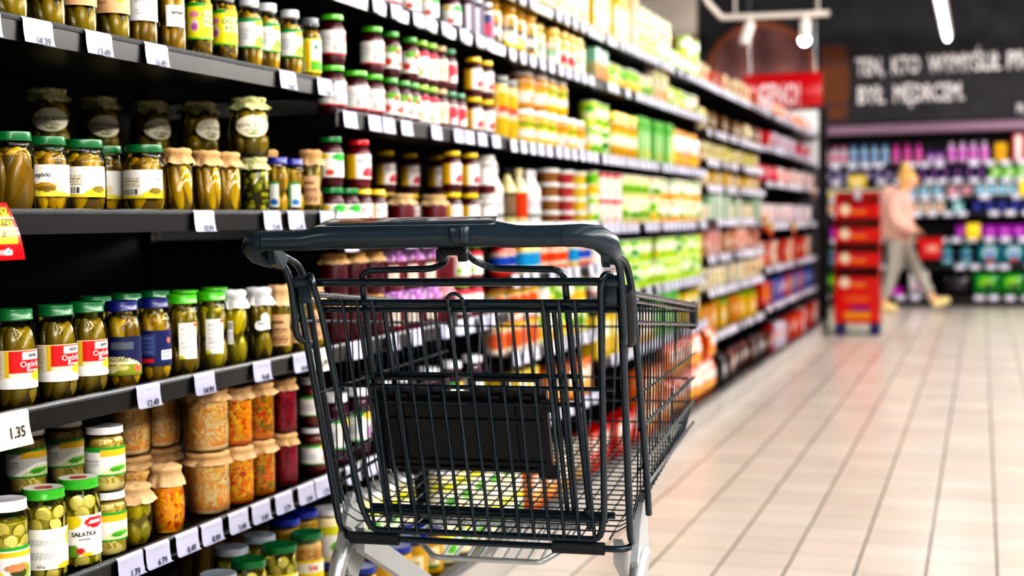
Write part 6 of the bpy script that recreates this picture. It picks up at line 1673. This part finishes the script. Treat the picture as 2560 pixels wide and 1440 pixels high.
# wire basket
def zr(y): return .938 - .0865 * (y - .11)
def zf(y): return .518 + .066 * (y - .2) / .7
def ht(y): return .2805 - .004 * (y - .1)
def hb(y): return .264 + .0 * y
YB = [.245 + .0308 * i for i in range(22)]
mb = MB()
for y in YB:
    t, b = ht(y), hb(y); f = zf(y)
    dy = -.0 * y
    mb.tube([(-t, y, zr(y)), (-b - .008, y - .004, f + .06), (-b + .004, y - .005, f + .014), (-b + .028, y - .006, f), (b - .028, y - .006, f), (b - .004, y - .005, f + .014), (b + .008, y - .004, f + .06), (t, y, zr(y))], .00145, 6)
for k in range(-9, 10):                # wires along the floor, turned up into the front wall
    x = k * .0255
    mb.tube([(x, .212, zf(.212) - .004), (x, .86, zf(.86) - .004), (x * 1.0, .9, zf(.9) + .02), (x * 1.03, .95, zr(.95))], .0019, 6, fil=.02)
for z, y in ((.82, .935), (.71, .922), (.66, .916), (.615, .908)):
    w = .262 + (z - .6) * .03
    mb.tube([(-w, y, z), (w, y, z)], .0022, 6)
basket = part(mb, 'basket_mesh', 'cart', CART, 60)
basket['label'] = 'thin wire mesh of sides, floor and front'
mb = MB()
tp = [(-.283, .078, .944), (-ht(.1) - .003, .11, zr(.11)), (-ht(.93) - .003, .93, zr(.93)), (-.25, .955, zr(.955)), (.25, .955, zr(.955)), (ht(.93) + .003, .93, zr(.93)), (ht(.1) + .003, .11, zr(.11)), (.283, .078, .944)]
mb.tube(tp, .0055, 9, fil=.03)
mb.tube([(x * .997, y, z - .012) for x, y, z in tp[1:-1]], .003, 7, fil=.03)
part(mb, 'basket_rim', 'cart')
for s in (-1, 1):
    mb = MB()
    for za, zb_, ya, yb, r_ in ((.893, .826, .085, .93, .0034), (.701, .714, .225, .915, .0034), (.632, .663, .235, .91, .0034), (.588, .617, .27, .905, .0034), (.76, .765, .17, .92, .0022)):
        def xs(y, z): return s * ((hb(y) + .009) + (ht(y) - hb(y) - .009) * max(0, (z - zf(y) - .06)) / (zr(y) - zf(y) - .06) + .002 + r_ * .6)
        mb.tube([(xs(ya, za), ya, za), (xs(yb, zb_), yb, zb_)], r_, 7)
    part(mb, 'side_rail', 'cart')
for s in (-1, 1):
    mb = MB(); mb.box(s * .274 - .008, s * .274 + .008, .925, .965, .815, .875, bev=.005); part(mb, 'corner_guard', 'blackplastic')
# bumper tube with rubber sleeves
mb = MB(); mb.tube([(-.262, .25, .497), (-.25, .222, .496), (.25, .222, .496), (.262, .25, .497)], .0058, 9, fil=.012)
part(mb, 'rear_bar', 'cart')
for a, b in ((-.243, -.152), (.128, .218)):
    mb = MB(); mb.tube([(a, .221, .496), (b, .221, .496)], .0112, 14); part(mb, 'bumper_sleeve', 'sleeve')
# silver chassis
for s in (-1, 1):
    mb = MB()
    mb.tube([(s * .268, .31, .47), (s * .272, .27, .478), (s * .272, .225, .44), (s * .268, .17, .30), (s * .262, .13, .19)], .0155, 12, fil=.04)
    leg = part(mb, 'chassis_leg', 'zinc')
    mb = MB(); q = [(.225, .475), (.25, .52), (.285, .565), (.33, .545), (.345, .45), (.3, .40), (.26, .42)]
    v = [(s * .262, y, z) for y, z in q] + [(s * .274, y, z) for y, z in q]; n = len(q)
    mb.add(v, [tuple(range(n)), tuple(reversed(range(n, 2 * n)))] + [(k, (k + 1) % n, n + (k + 1) % n, n + k) for k in range(n)])
    part(mb, 'corner_plate', 'zincpaint', leg, 20)
    mb = MB(); v = []
    for y, z, x in ((.25, .485, .236), (.86, .17, .20)):
        for dx in (-.008, .008):
            for dz in (-.022, .022): v.append((s * x + dx, y, z + dz))
    mb.add(v, [(0, 1, 3, 2), (4, 6, 7, 5), (0, 4, 5, 1), (2, 3, 7, 6), (0, 2, 6, 4), (1, 5, 7, 3)])
    part(mb, 'chassis_rail', 'zincpaint', CART, 20)
    for y, x, zt in ((.13, .262, .19), (.86, .20, .16)):
        mb = MB(); mb.tube([(s * x, y, zt - .01), (s * x, y, zt + .012)], .014, 12)
        for k in (-1, 1): mb.box(s * x + k * .022 - .002, s * x + k * .022 + .002, y - .06, y + .015, .05, zt - .03, bev=.001)
        mb.box(s * x - .024, s * x + .024, y - .035, y + .016, zt - .034, zt - .008, bev=.003)
        cst = part(mb, 'caster', 'zinc')
        w = MB(); w.lathe([(.02, -.014), (.056, -.015), (.062, -.010), (.062, .010), (.056, .015), (.02, .014)], 24)
        wv = MB(); wv.add([(s * x + z_, y - .04 + a, .0625 + b) for a, b, z_ in w.v], w.f)
        part(wv, 'wheel', 'rubber', cst)
mb = MB(); mb.tube([(-.265, .62, .30), (.265, .62, .30)], .009, 8); mb.tube([(-.205, .8, .2), (.205, .8, .2)], .009, 8); part(mb, 'cross_bar', 'zincpaint')
# lower crate rest
mb = MB()
mb.tube([(-.15, .30, .487), (-.10, .262, .457), (.098, .262, .457), (.13, .33, .472), (.13, .42, .486), (-.15, .42, .486)], .0052, 8, fil=.012, closed=True)
for k in range(9):
    x = -.085 + k * .0225; mb.tube([(x, .262, .459), (x, .42, .4875)], .0028, 6)
part(mb, 'crate_rest', 'zinc')

# ---------------------------------------------------------------- camera, air and exposure
cam = bpy.data.cameras.new('camera'); co = bpy.data.objects.new('camera', cam); COL.objects.link(co)
yaw, pitch, roll = .32022911, .04710349, -.01499888
f = Vector((-sin(yaw) * cos(pitch), cos(yaw) * cos(pitch), -sin(pitch))); r = Vector((cos(yaw), sin(yaw), 0)); u = r.cross(f)
c, s = cos(roll), sin(roll)
r2, u2 = r * c + u * s, u * c - r * s
mw = Matrix(((r2.x, u2.x, -f.x, 0), (r2.y, u2.y, -f.y, 0), (r2.z, u2.z, -f.z, 1.055), (0, 0, 0, 1)))
co.matrix_world = mw
cam.sensor_width = 36; cam.lens = 36 * 3550 / 2560; cam.clip_start = .05; cam.clip_end = 60
cam.dof.use_dof = True; cam.dof.focus_distance = 2.27; cam.dof.aperture_fstop = 2.9; cam.dof.aperture_blades = 0
S.camera = co
w = bpy.data.worlds.new('store_air'); S.world = w; w.use_nodes = True
bg = w.node_tree.nodes['Background']; bg.inputs['Color'].default_value = (1, .98, .96, 1); bg.inputs['Strength'].default_value = .15
S.view_settings.view_transform = 'Standard'
try: S.view_settings.look = 'High Contrast'
except Exception as e: print('LOOK', e)
S.view_settings.exposure = .62
S.cycles.max_bounces = 8; S.cycles.transparent_max_bounces = 24; S.cycles.caustics_reflective = False; S.cycles.caustics_refractive = False
S.cycles.sample_clamp_indirect = 6
